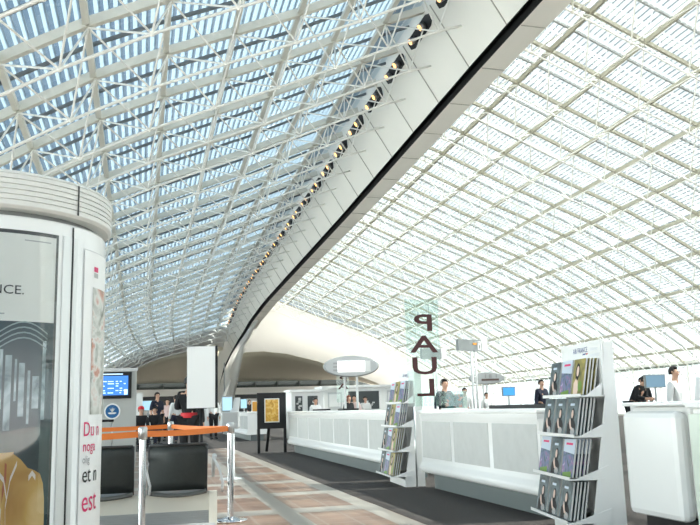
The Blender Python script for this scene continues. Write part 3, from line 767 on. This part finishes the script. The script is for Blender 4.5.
def rack(ox, oy, rz, where, label, rows):
    r = empty('brochure_rack', (ox, oy, 0), rz, label, 'brochure rack')
    W = .98
    side = [(.33, 0), (.33, 1.60), (.25, 1.60), (.235, 1.16), (.05, .12), (.05, 0)]
    for yy in (0, W-.018):
        mb = MB(); mb.prism([(x, yy, z) for x, z in side], (0, 1, 0), .018); mb.build('side_panel', M['lacquer'], r)
    mb = MB(); mb.bb(.04, .31, .018, W-.018, 0, .10); mb.build('plinth', M['lacquer'], r)
    mb = MB(); mb.bb(.31, .33, .018, W-.018, 0.05, 1.6); mb.build('back_panel', M['lacquer'], r)
    hd = MB(); hd.bb(.225, .243, .0, W, 1.16, 1.62); hd = hd.build('header_panel', M['gloss_white'], r)
    # writing on the header, reads from the aisle
    def htext(body, size, y0, z0, m):
        vs, fs = text_mesh(body, size); q = MB(); q.add([V((.2235, y0-v.x, z0+v.y)) for v in vs], fs); q.build('lettering', m, hd)
    htext('AIR FRANCE', .066, .66, 1.535, M['blueink'])
    q = MB(); q.prism([(.2228, .40, 1.525), (.2228, .33, 1.525), (.2228, .36, 1.513), (.2228, .43, 1.513)], (1, 0, 0), .001); q.build('blue_dash', M['blueink'], hd)
    q = MB(); q.prism([(.2228, .32, 1.525), (.2228, .29, 1.525), (.2228, .31, 1.513), (.2228, .34, 1.513)], (1, 0, 0), .001); q.build('red_dash', M['red'], hd)
    q = MB()
    for z, y1, y2 in ((1.54, .24, .07), (1.49, .24, .04)): q.bb(.2225, .2235, y2, y1, z, z+.022)
    q.build('small_print', mat('faint_print', (.72, .73, .74), .5), hd)
    lean = math.radians(11)
    for i, (x, z) in enumerate(TX):
        sh = MB(); sh.bb(x-.03, .30, .02, W-.02, z-.012, z); sh.bb(x-.03, .19, -.01, W+.01, z-.012, z); sh.bb(x-.034, x-.028, -.01, W+.01, z-.012, z+.014)
        sh = sh.build('shelf', M['lacquer'], r)
        for yy in (-.008, W):
            ck = MB(); ck.prism([(x+.02, yy, z), (.20, yy, z), (.21, yy, z+.10)], (0, 1, 0), .008); ck.build('pocket_side', M['lacquer'], sh)
    bpy.context.view_layer.update()
    MW = r.matrix_world
    names = ['top', 'second', 'third', 'bottom']
    for i, (x, z) in enumerate(TX):
        ks = [q for q in rows[i] if q != 'stack']
        depth = (5 if where == 'near' else 4)-(1 if i == 0 else 0)
        for c_, kd in enumerate(ks):
            yc = W-.17-c_*.312
            for d in range(depth):
                m = MW @ Matrix.Translation((x+.006+.030*d, yc+(-.004 if d % 2 else .004)*min(d, 1), z+.005)) @ Matrix.Rotation(lean, 4, 'Y')
                look = {'dark': 'dark portrait', 'hill': 'purple landscape', 'gold': 'olive portrait'}[kd]
                if d == 0:
                    place_brochure(kd, m, '%s brochure, %s from left on %s shelf of the %s rack' % (look, ['first', 'second', 'third'][c_], names[i], where), 'front brochures on the %s rack' % where)
                else:
                    place_brochure(kd, m, 'brochure standing behind the front ones in a pocket of the %s rack' % where, 'brochures behind the front row of the %s rack' % where)
    return r
rack(3.50, 6.22, math.radians(-9.5), 'near', 'tall white brochure rack nearest the camera, in front of the right counters',
     [['dark', 'hill', 'gold'], ['dark', 'dark', 'dark', 'stack'], ['hill', 'dark', 'hill', 'stack'], ['dark', 'dark', 'dark', 'stack']])
rack(3.53, 11.25, math.radians(-4), 'far', 'tall white brochure rack standing in the gap between the two long counters',
     [['hill', 'gold', 'hill', 'stack'], ['dark', 'gold', 'hill', 'stack'], ['dark', 'hill', 'gold', 'stack'], ['dark', 'hill', 'gold', 'stack']])

# ------------------------------------------------------------------ easel with a framed picture
def easel():
    r = empty('easel', (2.92, 21.7, 0), math.radians(6), 'black easel board with a small golden picture, beside the far carpet', 'easel')
    W = .78
    b = MB(); b.bb(0, W, 0, .05, .62, 1.55); b.build('board', M['black'], r, bevel=.01)
    p = MB(); p.bb(.19, .59, -.012, 0, .78, 1.40); p = p.build('picture_frame', M['lacquer'], r)
    q = MB(); q.bb(.215, .565, -.018, -.012, .805, 1.375); q.build('picture', printed('golden_picture', [(.3, (.5, .22, .02)), (.5, (.75, .42, .06)), (.65, (.85, .62, .22)), (.8, (.7, .5, .4))], 9, 5), p)
    for x in (0.0, W-.07):
        l = MB(); l.bb(x, x+.07, 0, .06, 0, .62); l.build('leg', M['black'], r)
    l = MB(); l.beam((W*.5, .03, 1.3), (W*.5, .62, 0.02), .07, .05, V((0, 1, 0))); l.build('rear_leg', M['black'], r)
easel()

# ------------------------------------------------------------------ glass blade signs with lettering seen from behind
def blade_sign(x, y, w, z0, z1, letters, size, label, rz=0, base=1.05, ztop=None):
    r = empty('glass_sign', (x, y, base), rz, label, 'sign')
    g = MB(); g.bb(0, w, 0, .012, z0-base, z1-base); g.build('glass_panel', M['glassclear'], r)
    e = MB(); e.tube([(w*.15, .006, 0), (w*.15, .006, z0-base)], .012, 8); e.tube([(w*.85, .006, 0), (w*.85, .006, z0-base)], .012, 8); e.build('post', M['metal'], r)
    zt = ztop
    for ch in letters:
        vs, fs = text_mesh(ch, size, align='CENTER', offset=.005)
        mx_ = max(v.x for v in vs); mn = min(v.x for v in vs); cx_ = (mx_+mn)/2; k = (w*.60)/(size*.66)*1.3
        q = MB(); q.add([V((w*.52-(v.x-cx_)*k, -.004, zt-size*.72+v.y-base)) for v in vs], fs); lo = q.build('letter', M['darkred'], r)
        so = lo.modifiers.new('t', 'SOLIDIFY'); so.thickness = .01; so.offset = 0
        zt -= size*.72+.062*size/.34
    return r
blade_sign(3.63, 11.13, .50, 1.10, 2.62, 'PAUL', .34, 'tall glass blade sign with dark PAUL lettering seen from behind', base=0, ztop=2.41)
blade_sign(7.0, 30, .48, 1.3, 2.55, 'PA', .30, 'small distant glass sign with dark letters under the oval sign', base=0, ztop=2.27)
def display_box():
    r = empty('display_box', (3.95, 10.5, 1.05), 0, 'small glass display box with colourful cards on the counter below the glass sign', 'display box')
    b = MB(); b.bb(0, .30, 0, .2, 0, .015); b.build('base', M['lacquer'], r)
    g = MB()
    for args in ((0, .30, 0, .004), (0, .30, .196, .2), (0, .004, .004, .196), (.296, .30, .004, .196)): g.bb(*args, .015, .24)
    g.build('glass', M['glassclear'], r)
    g = MB(); g.bb(.02, .28, .09, .10, .02, .20); g.build('cards', printed('card_print', [(.3, (.02, .05, .06)), (.5, (.1, .22, .25)), (.6, (.5, .12, .08)), (.75, (.7, .7, .65))], 14, 3), r)
display_box()

# ------------------------------------------------------------------ oval signs
def oval_sign(x, y, z, w, h, rz, label, lit):
    r = empty('oval_sign', (x, y, 0), rz, label, 'sign')
    n = 48
    def ring(a, b_, yy): return [V((a*math.cos(2*PI*k/n), yy, z+b_*math.sin(2*PI*k/n))) for k in range(n+1)]
    mb = MB(); mb.grid([ring(w*.47, h*.45, -.085), ring(w*.5, h*.49, -.06), ring(w*.505, h*.5, 0), ring(w*.5, h*.49, .06), ring(w*.47, h*.45, .085)])
    mb.build('rim', M['midgrey'], r)
    mb = MB(); mb.prism([tuple(p) for p in ring(w*.47, h*.45, -.08)[:-1]], (0, 1, 0), .16); f = mb.build('face', M['palegrey'], r)
    if lit:
        mb = MB(); mb.bb(-w*.25, w*.24, -.10, -.08, z-h*.26, z+h*.24); mb.build('light_panel', mat('lit_panel', (.9, .9, .9), .4, emit=((1, 1, 1), .5)), f)
        mb = MB()
        for k in range(3): mb.bb(-w*.33, -w*.25, -.1, -.08, z-h*.22+k*h*.16, z-h*.14+k*h*.16)
        mb.build('row_marks', M['greyink'], f)
        mb = MB(); mb.bb(w*.24, w*.34, -.095, -.08, z-h*.26, z+h*.24); mb.build('side_panel', M['lacquer'], f)
    else:
        mb = MB(); mb.bb(-w*.15, w*.33, -.10, -.08, z-h*.22, z-h*.06); mb.build('dark_band', mat('dark_band', (.16, .1, .08), .4), f)
        mb = MB()
        for k in (-.05, .06, .1, .25): mb.bb(w*k, w*(k+.03), -.1, -.08, z+h*.02, z+h*.3)
        mb.build('row_marks', M['greyink'], f)
    for px_ in ((-.12*w, .10*w) if lit else (-.1*w, .0)):
        mb = MB(); mb.tube([(px_, .04, 0), (px_, .04, z-h*.45)], .035, 10); mb.build('pole', M['lacquer'], r)
oval_sign(5.86, 23.2, 2.28, 1.62, .62, -.12, 'large oval sign with a bright white panel above the long counter', True)
oval_sign(14.3, 33, 2.17, 1.55, .52, -.2, 'small distant oval sign with a dark band behind the right counter', False)
def direction_sign(x, y, z, label, rz, w=1.25, h=.42, glyph=True):
    r = empty('direction_sign', (x, y, 0), rz, label, 'sign')
    b = MB(); b.bb(-w*.62, w*.45, -.06, .06, z-h/2, z+h/2); b = b.build('blade', mat('sign_grey', (.26, .28, .28), .5), r)
    if glyph:
        q = MB(); q.bb(w*.05, w*.22, -.07, -.06, z+h*.05, z+h*.22); q.build('orange_mark', mat('orange_print', (.9, .35, .03), .5), b)
        q = MB(); q.bb(w*.27, w*.41, -.07, -.06, z-h*.4, z+h*.4); q = q.build('pictogram_plate', M['lacquer'], b)
        p = MB(); p.prism([(w*.32, -.072, z-h*.28), (w*.37, -.072, z-h*.28), (w*.37, -.072, z+h*.05), (w*.32, -.072, z+h*.15)], (0, 1, 0), .002); p.tube([(w*.345, -.074, z+h*.24), (w*.345, -.070, z+h*.24)], .03, 12); p.build('pictogram', M['grey'], q)
    b = MB(); b.bb(w*.47, w*.75, -.05, .05, z-h*.45, z+h*.6); b.build('white_box', M['lacquer'], r)
    for dx in (-.11, .11):
        p = MB(); p.tube([(dx+w*.1, 0, 0), (dx+w*.1, 0, z-h/2)], .045, 8); p.build('post', M['lacquer'], r)
    p = MB(); k = .3
    while k < z-h/2: p.tube([(w*.1-.11, 0, k), (w*.1+.11, 0, k)], .02, 6); k += .3
    p.build('rungs', M['palegrey'], r)
direction_sign(12.0, 29, 3.28, 'grey direction sign on a white ladder post, the nearer of two', math.radians(28))
direction_sign(13.7, 38, 3.55, 'grey direction sign seen behind the tall glass lettering', math.radians(28), 1.3, .5, False)

# ------------------------------------------------------------------ screens and desks behind the counters
def monitor_desk(x, y, w, h, z, label, rz=0, m=None, dw=1.0, desk=1.0):
    r = empty('monitor_desk', (x, y, 0), rz, label, 'desk')
    d = MB(); d.bb(-dw/2, dw/2, -.3, .3, 0, desk); d.build('desk', M['lacquer'], r, bevel=.02)
    s = MB(); s.tube([(0, 0, desk), (0, 0, z)], .025, 8); s.bb(-.12, .12, -.08, .08, desk, desk+.012); s.build('stand', M['midgrey'], r)
    q = MB(); q.bb(-w/2, w/2, -.03, .03, z-h/2, z+h/2); q = q.build('housing', M['grey'], r)
    q2 = MB(); q2.bb(-w/2+.02, w/2-.02, -.036, -.03, z-h/2+.02, z+h/2-.02); q2.build('screen', m or M['screen'], q)
monitor_desk(11.3, 16.6, .52, .30, 1.50, 'grey blue monitor on a desk behind the leaning dark haired person', m=mat('grey_blue_screen', (.10, .17, .22), .3, emit=((.1, .18, .25), .5)))
monitor_desk(9.26, 20, .36, .24, 1.40, 'bright blue monitor left of the near brochure rack, behind the counter', m=mat('bright_blue_screen', (.02, .12, .3), .3, emit=((.03, .2, .45), .8)))
monitor_desk(.24, 36, .55, .42, 1.42, 'blue flight monitor standing behind the seated passengers', m=M['screenlite'])
monitor_desk(5.2, 44, .35, .5, 1.45, 'small blue screen behind the distant counter', m=M['screenlite'])
def info_panel(x, y, w, z1, label, name='poster_stand'):
    r = empty(name, (x, y, 0), 0, label, 'panel')
    b = MB(); b.bb(-w/2, w/2, 0, .08, .05, z1); b.build('board', M['lacquer'], r)
    b = MB(); b.bb(-w/2-.05, w/2+.05, -.1, .18, 0, .05); b.build('base', M['grey'], r)
info_panel(-.13, 34, .30, 1.9, 'narrow white panel beside the grey information stand')
def white_cabinet():
    r = empty('white_machine', (8.25, 10.6, 0), 0, 'white box shaped machine behind the green fronted counter', 'machine')
    b = MB(); b.bb(-.05, .9, 0, .5, 0, 1.02); b.build('stand', M['lacquer'], r)
    b = MB(); b.hexa([(-.05, 0, 1.02), (.9, 0, 1.02), (.9, .5, 1.02), (-.05, .5, 1.02), (.0, .05, 1.42), (.9, .05, 1.42), (.9, .45, 1.42), (.0, .45, 1.42)]); b.build('hood', M['gloss_white'], r)
    b = MB(); b.bb(.0, .5, -.02, .0, 1.03, 1.06); b.build('slot', M['grey'], r)
white_cabinet()
def terminal():
    r = empty('ticket_terminal', (1.45, 14.0, 0), math.radians(-15), 'grey self service terminal with a small screen behind the right queue post', 'terminal')
    b = MB(); b.lathe([(0, 0), (.2, 0), (.2, .02), (.05, .04), (.05, .85), (0, .85)], n=24); b.build('column', M['palegrey'], r)
    b = MB(); b.bb(-.15, .13, -.08, .12, .82, 1.10); b.build('cabinet', M['midgrey'], r, bevel=.02)
    b = MB(); b.hexa([(-.02, -.04, 1.1), (.12, -.04, 1.1), (.12, .04, 1.1), (-.02, .04, 1.1), (.05, .0, 1.33), (.14, .0, 1.33), (.14, .06, 1.33), (.05, .06, 1.33)]); b.build('neck', M['palegrey'], r)
    s = MB(); s.bb(-.16, .03, -.03, .0, 1.10, 1.36); s = s.build('screen_housing', M['grey'], r)
    q = MB(); q.bb(-.145, .015, -.034, -.03, 1.12, 1.34); q.build('screen', M['screenlite'], s)
terminal()
def extinguisher_box():
    r = empty('fire_cabinet', (3.55, 44, 0), 0, 'grey cabinet with a red door behind the passengers in white', 'cabinet')
    b = MB(); b.bb(-.5, .5, 0, .4, 0, 1.25); b.build('body', M['palegrey'], r)
    b = MB(); b.bb(-.1, .2, -.02, 0, .75, 1.15); b.build('door', M['red'], r)
extinguisher_box()
def retail_unit(x, y, w, z1, label, dark):
    r = empty('kiosk_unit', (x, y, 0), 0, label, 'kiosk', 'white kiosk units behind the long counter')
    b = MB(); b.bb(0, w, 0, 1.2, 0, z1); b.build('body', M['lacquer'], r, bevel=.03)
    b = MB(); b.bb(-.06, w+.06, -.08, 1.25, z1, z1+.09); b.build('roof_slab', M['lacquer'], r)
    for x0, x1, kind in dark:
        q = MB(); q.bb(x0, x1, -.012, 0, 1.02, z1-.15); f = q.build('window' if kind else 'display_frame', mat('kiosk_dark', (.05, .06, .06), .3) if kind else M['palegrey'], r)
        q = MB()
        if kind:
            random.seed(int(x0*100+x*10))
            for k in range(6):
                xx = random.uniform(x0+.03, x1-.12); zz = random.uniform(1.05, z1-.3); q.bb(xx, xx+random.uniform(.05, .12), -.02, -.012, zz, zz+random.uniform(.04, .12))
            q.build('goods', M['paper'], f)
        else:
            q.bb(x0+.05, x1-.05, -.02, -.012, 1.15, z1-.22); q.build('display_sheet', M['gloss_white'], f)
retail_unit(5.35, 30.4, 1.25, 1.72, 'white kiosk unit with two dark windows, leftmost behind the long counter', [(.15, .42, 1), (.62, 1.0, 1)])
retail_unit(6.72, 31.2, 1.0, 1.84, 'white kiosk unit with a pale display frame, second from the left', [(.2, .75, 0)])
retail_unit(7.85, 32.2, 1.5, 1.88, 'white kiosk unit with a wide dark window under the oval sign', [(.12, 1.4, 1)])
retail_unit(9.47, 32.8, 1.1, 1.90, 'white kiosk unit with a pale display frame, rightmost behind the long counter', [(.3, .8, 0)])
def orange_box():
    r = empty('poster_stand', (6.38, 48, 0), 0, 'small orange poster stand beyond the distant counter', 'poster stand')
    b = MB(); b.bb(-.25, .25, 0, .06, .05, 1.65); b.build('board', M['lacquer'], r)
    b = MB(); b.bb(-.2, .2, -.01, 0, 1.0, 1.58); b.build('poster', mat('orange_poster', (.75, .36, .06), .5), r)
    b = MB(); b.bb(-.28, .28, -.15, .2, 0, .05); b.build('base', M['grey'], r)
orange_box()
def tray(x, y, w, d, label, m, z=1.05):
    r = MB(); r.bb(-w/2, w/2, -d/2, d/2, 0, .012); r.bb(-w/2, w/2, -d/2, -d/2+.012, .012, .04); r.bb(-w/2, w/2, d/2-.012, d/2, .012, .04); r.bb(-w/2, -w/2+.012, -d/2, d/2, .012, .04); r.bb(w/2-.012, w/2, -d/2, d/2, .012, .04)
    tag(r.build('tray', m, None, loc=(x, y, z)), label, 'tray')
tray(4.4, 20.6, .35, .5, 'shallow black tray at the left end of the long counter', M['black'])
tray(4.35, 17.6, .35, .5, 'shallow black tray midway along the long counter', M['black'])
tray(4.2, 13.1, .2, .3, 'small orange tray on the long counter beside the far brochure rack', M['orange'])
tray(4.3, 8.6, .3, 1.9, 'long dark tray on the counter between the brochure racks', M['black'])

# ------------------------------------------------------------------ people
def skinned(name, joints, edges, m, parent, sub=1):
    """joints: {key: ((x,y,z), r)}; one continuous skinned surface"""
    keys = list(joints); idx = {k: i for i, k in enumerate(keys)}
    me = bpy.data.meshes.new(name); me.from_pydata([joints[k][0] for k in keys], [(idx[a], idx[b]) for a, b in edges], [])
    me.materials.append(m)
    o = bpy.data.objects.new(name, me); COL.objects.link(o); o.parent = parent
    o.modifiers.new('skin', 'SKIN')
    if not me.skin_vertices: me.skin_vertices.new() if hasattr(me.skin_vertices, 'new') else None
    sv = me.skin_vertices[0].data
    for k in keys:
        r = joints[k][1]; sv[idx[k]].radius = (r, r) if not isinstance(r, tuple) else r
    sv[0].use_root = True
    s = o.modifiers.new('sub', 'SUBSURF'); s.levels = sub; s.render_levels = sub
    for p in me.polygons: p.use_smooth = True
    return o
def person(loc, rz, label, top, bottom, hair, pose='stand', H=1.72, belt_m=None, skirt=False, hat=None, sleeves='long', hair_len=0.0, arms=None):
    r = empty('person', loc, rz, label, 'person')
    k = H/1.72
    seated = pose == 'sit'; lean = pose == 'lean'
    hip = .50 if seated else .93
    J = {}
    ty = (lambda z: -(z-hip)*.55) if lean else (lambda z: 0.0)      # the figure faces -Y
    drop = .86 if lean else 1.0
    def T(x, y, z): return (x*k, (y+ty(z))*k, (hip+(z-hip)*drop)*k if z > hip else z*k)
    dz = hip-.93
    J['pelvis'] = (T(0, 0, hip+.02), .135*k); J['waist'] = (T(0, 0, 1.12+dz), .115*k); J['chest'] = (T(0, 0, 1.32+dz), .13*k)
    J['neck'] = (T(0, 0, 1.47+dz), .06*k); J['throat'] = (T(0, -.01, 1.53+dz), .052*k)
    J['jaw'] = (T(0, -.03, 1.575+dz), .066*k); J['skull'] = (T(0, -.01, 1.645+dz), .085*k); J['crown'] = (T(0, 0, 1.685+dz), .062*k)
    E = [('pelvis', 'waist'), ('waist', 'chest'), ('chest', 'neck'), ('neck', 'throat'), ('throat', 'jaw'), ('jaw', 'skull'), ('skull', 'crown')]
    for s, n in ((-1, 'l'), (1, 'r')):
        J['shoulder'+n] = (T(s*.17, 0, 1.41+dz), .062*k)
        if seated or lean:
            J['elbow'+n] = (T(s*.22, -.12, 1.16+dz), .043*k); J['wrist'+n] = (T(s*.12, -.34, 1.10+dz), .029*k); hd = V((-.2*s, -.9, -.1)).normalized()
        elif arms == 'bent' and n == 'r':
            J['elbow'+n] = (T(s*.24, .02, 1.15), .043*k); J['wrist'+n] = (T(s*.10, -.20, 1.24), .029*k); hd = V((-.5, -.6, .4)).normalized()
        else:
            J['elbow'+n] = (T(s*.235, .02, 1.13+dz), .043*k); J['wrist'+n] = (T(s*.25, -.05, .88+dz), .029*k); hd = V((0, -.1, -1)).normalized()
        w = V(J['wrist'+n][0]); pm = w+hd*.06*k; J['palm'+n] = (tuple(pm), .034*k)
        E += [('chest', 'shoulder'+n), ('shoulder'+n, 'elbow'+n), ('elbow'+n, 'wrist'+n), ('wrist'+n, 'palm'+n)]
        sd = hd.cross(V((s, 0, 0))).normalized() if abs(hd.x) < .9 else V((0, 0, 1))
        for f_, (off, ln) in enumerate(((-.03, .07), (-.01, .08), (.01, .075), (.03, .06))):
            a = pm+sd*off*k+hd*.035*k; b = a+hd*ln*.55*k; c = b+(hd*.8+V((-s, 0, 0))*.5).normalized()*ln*.45*k
            J['fa%d%s' % (f_, n)] = (tuple(a), .0105*k); J['fb%d%s' % (f_, n)] = (tuple(b), .0095*k); J['fc%d%s' % (f_, n)] = (tuple(c), .008*k)
            E += [('palm'+n, 'fa%d%s' % (f_, n)), ('fa%d%s' % (f_, n), 'fb%d%s' % (f_, n)), ('fb%d%s' % (f_, n), 'fc%d%s' % (f_, n))]
        a = w+hd*.03*k+V((-s*.035, -.02, 0))*k; b = a+hd*.05*k+V((-s*.01, -.01, 0))*k
        J['ta'+n] = (tuple(a), .012*k); J['tb'+n] = (tuple(b), .010*k); E += [('palm'+n, 'ta'+n), ('ta'+n, 'tb'+n)]
        J['hip'+n] = ((s*.095*k, 0, (hip-.02)*k), .10*k)
        if seated:
            J['knee'+n] = ((s*.12*k, -.42*k, .50*k), .062*k); J['ankle'+n] = ((s*.12*k, -.45*k, .09*k), .038*k)
        else:
            st = .10*s if pose == 'walk' else 0
            J['knee'+n] = ((s*.10*k, (-.02+st*.6)*k, .50*k), .062*k); J['ankle'+n] = ((s*.10*k, (.02+st*1.6)*k, .09*k), .038*k)
        E += [('pelvis', 'hip'+n), ('hip'+n, 'knee'+n), ('knee'+n, 'ankle'+n)]
    skinned('body', J, E, M['skin'], r)
    def grow(keys, g, over=None):
        return {q: (J[q][0], J[q][1]+g) for q in keys}
    tk = ['waist', 'pelvis', 'chest', 'neck']+['shoulderl', 'shoulderr', 'elbowl', 'elbowr']+(['wristl', 'wristr'] if sleeves == 'long' else [])
    TE = [e for e in E if e[0] in tk and e[1] in tk]
    TJ = grow(tk, .018); TJ['neck'] = (J['neck'][0], .062*k)
    TJ = {**{'waist': TJ['waist']}, **TJ}
    skinned('top', TJ, TE, top, r)
    if skirt:
        sk = MB(); sk.lathe([(.135*k, hip+.12), (.165*k, hip-.02), (.185*k, hip-.3), (.20*k, .50), (.19*k, .50), (.12*k, hip+.1)], n=20); sk.build('skirt', bottom, r)
    else:
        lk = ['pelvis', 'hipl', 'hipr', 'kneel', 'kneer', 'anklel', 'ankler']
        LJ = grow(lk, .02); LJ['anklel'] = (J['anklel'][0], .055*k); LJ['ankler'] = (J['ankler'][0], .055*k)
        skinned('trousers', LJ, [e for e in E if e[0] in lk and e[1] in lk], bottom, r)
    for n in ('l', 'r'):
        a = V(J['ankle'+n][0]); sh = MB()
        sh.lathe([(0, -.09*k), (.045, -.09*k), (.05, -.05*k), (.042, .0), (0, .01)], (a.x, a.y, a.z), 12)
        sh.box((a.x, a.y-.09*k, .035), (.085, .17, .06)); sh.build('shoe', M['black'], r, bevel=.015)
    hc = V(J['skull'][0])
    # hair as a cap over the back and crown
    hb = MB(); rows = []
    for i in range(7):
        ph = PI*.5*(1-i/6)*1.0
        rows.append([hc+V((.093*math.cos(ph_)*math.cos(th), .100*math.cos(ph_)*math.sin(th)+.012, .105*math.sin(ph_)+.005))*k
                     for th in [math.radians(-25+230*j/16) for j in range(17)] for ph_ in [ph-.45*(1-i/6)*0]])
    for ddz in ((.05,) if hair_len == 0 else (.06, .06+hair_len)):
        rows.append([hc+V((.088*math.cos(th), .095*math.sin(th)+.014, -ddz))*k for th in [math.radians(-5+190*j/16) for j in range(17)]])
    # front fringe
    hb.grid(rows)
    hb.grid([[hc+V((.09*math.cos(th)*math.sin(q), .096*math.sin(th)*math.sin(q)+.01, .105*math.cos(q)+.006))*k for th in [math.radians(180+180*j/12) for j in range(13)]] for q in (0, .3, .6, .9)])
    ho = hb.build('hair', hair, r); so = ho.modifiers.new('t', 'SOLIDIFY'); so.thickness = .012; so.offset = 1
    f = MB()
    for s in (-1, 1): f.lathe([(0, -.008), (.011, 0), (0, .008)], tuple(hc+V((s*.032, -.088, -.0))*k), 8)
    f.build('eyes', M['ink'], r)
    f = MB(); f.add([hc+V(p)*k for p in ((-.011, -.085, -.04), (.011, -.085, -.04), (0, -.112, -.036), (0, -.088, .008))], [(0, 1, 2), (0, 2, 3), (1, 3, 2), (0, 3, 1)]); f.build('nose', M['skin'], r)
    f = MB(); f.box(tuple(hc+V((0, -.090, -.062))*k), (.042, .012, .010)); f.build('mouth', mat('lips', (.4, .14, .12), .5), r)
    f = MB()
    for s in (-1, 1): f.lathe([(0, -.028), (.012, -.01), (.014, .012), (0, .026)], tuple(hc+V((s*.086, 0, -.01))*k), 8)
    f.build('ears', M['skin'], r)
    if belt_m:
        f = MB(); f.lathe([(.150*k, .985*k), (.153*k, 1.0*k), (.153*k, 1.06*k), (.148*k, 1.075*k)], n=24); f.build('belt', belt_m, r)
    if hat:
        f = MB(); f.lathe([(.105*k, .02), (.105*k, .06), (.09*k, .10), (.05*k, .13), (0, .135)], tuple(hc), 20); f.build('hat', hat, r)
    return r
person((.86, 16, 0), PI*.9, 'person in a black top and trousers with a red belt, behind the white board', M['blackcloth'], M['blackcloth'], M['hair'], belt_m=M['red'], H=1.76, arms='bent')
person((2.80, 34, 0), .2, 'person in a white shirt and black trousers right of the white board', M['whitecloth'], M['blackcloth'], M['hair'])
person((.51, 30, 0), .6, 'tall person in a navy shirt and dark trousers among the waiting passengers', M['navy'], M['blackcloth'], M['hair'], H=1.80, sleeves='short')
person((.98, 34, 0), -.3, 'person in a pale pink top standing between the navy and white shirts', M['pinkcloth'], M['blackcloth'], M['hair'], H=1.62)
person((1.20, 31, 0), PI+.5, 'person in a white shirt walking at the right of the waiting passengers', M['whitecloth'], M['navy'], M['hair'], pose='walk', H=1.70)
person((-.03, 28, 0), .1, 'seated person in black with a red hat beside the grey stand', M['blackcloth'], M['blackcloth'], M['hair'], pose='sit', hat=M['red'])
person((.42, 29.3, 0), -.2, 'seated person in black clothes next to the red hat', M['blackcloth'], M['navy'], M['hair'], pose='sit')
def far_bench():
    r = empty('waiting_bench', (.12, 28.05, 0), 0, 'low dark bench under the seated passenger in the red hat', 'bench')
    b = MB(); b.bb(-.55, .30, .0, .30, .25, .28); b.build('seat', M['black'], r)
    for x in (-.45, .22):
        b = MB(); b.bb(x-.03, x+.03, .02, .25, 0, .25); b.build('leg', M['grey'], r)
far_bench()
person((12.25, 24, 0), .3, 'person with a dark vest over a light shirt standing left of the near rack', M['navy'], M['blackcloth'], M['hair'], H=1.78)
person((12.35, 19.2, 0), .5, 'dark haired person in black leaning over a desk right of the near rack', M['blackcloth'], M['blackcloth'], M['hair'], pose='lean', H=1.78)
person((14.4, 21.8, 0), -.3, 'dark haired person half hidden in front of the grey blue monitor', M['blackcloth'], M['blackcloth'], M['hair'], H=1.72)
person((9.40, 13.2, 0), .5, 'person in a white shirt at the right edge beside the white machine', M['whitecloth'], M['navy'], M['hair'], H=1.66)
person((6.37, 17, 0), .3, 'person in a navy top right of the glass lettering', M['navy'], M['blackcloth'], M['hair'], H=1.64)
person((10.45, 26, 0), -.2, 'distant person in a white shirt below the ladder post sign', M['whitecloth'], M['navy'], M['hair'], H=1.62)
person((12.95, 30, 0), .2, 'distant person in white below the small oval sign', M['whitecloth'], M['blackcloth'], M['hair'], H=1.50)
person((6.70, 27, 0), .5, 'person with auburn hair and a dark top below the oval sign', M['blackcloth'], M['blackcloth'], M['redhair'], H=1.48, hair_len=.08)
person((7.20, 28.2, 0), -.4, 'person in a pink top next to the auburn haired person', M['pinkcloth'], M['blackcloth'], M['hair'], H=1.50)
person((7.70, 28.6, 0), .1, 'person in a white top, rightmost of three under the oval sign', M['whitecloth'], M['blackcloth'], M['hair'], H=1.46)
person((6.26, 50, 0), .3, 'distant person in dark clothes beyond the easel', M['blackcloth'], M['blackcloth'], M['hair'], H=1.7)
person((5.42, 26.3, 0), .3, 'person in white left of the auburn haired person, behind the counter', M['whitecloth'], M['blackcloth'], M['hair'], H=1.42)
# propping struts at the foot of the keel
def props():
    r = empty('trim_4', kind='structure'); r['label'] = 'thin steel props at the foot of the keel'
    b = MB(); b.tube([(9.9, 97, 4.6), (8.8, 96, 2.0), (8.6, 96, 0)], .16, 8); b.build('prop', M['tube'], r)
    b = MB(); b.tube([(9.2, 96.5, 2.6), (9.2, 96.5, 6.6)], .07, 8); b.build('prop', M['midgrey'], r)
props()
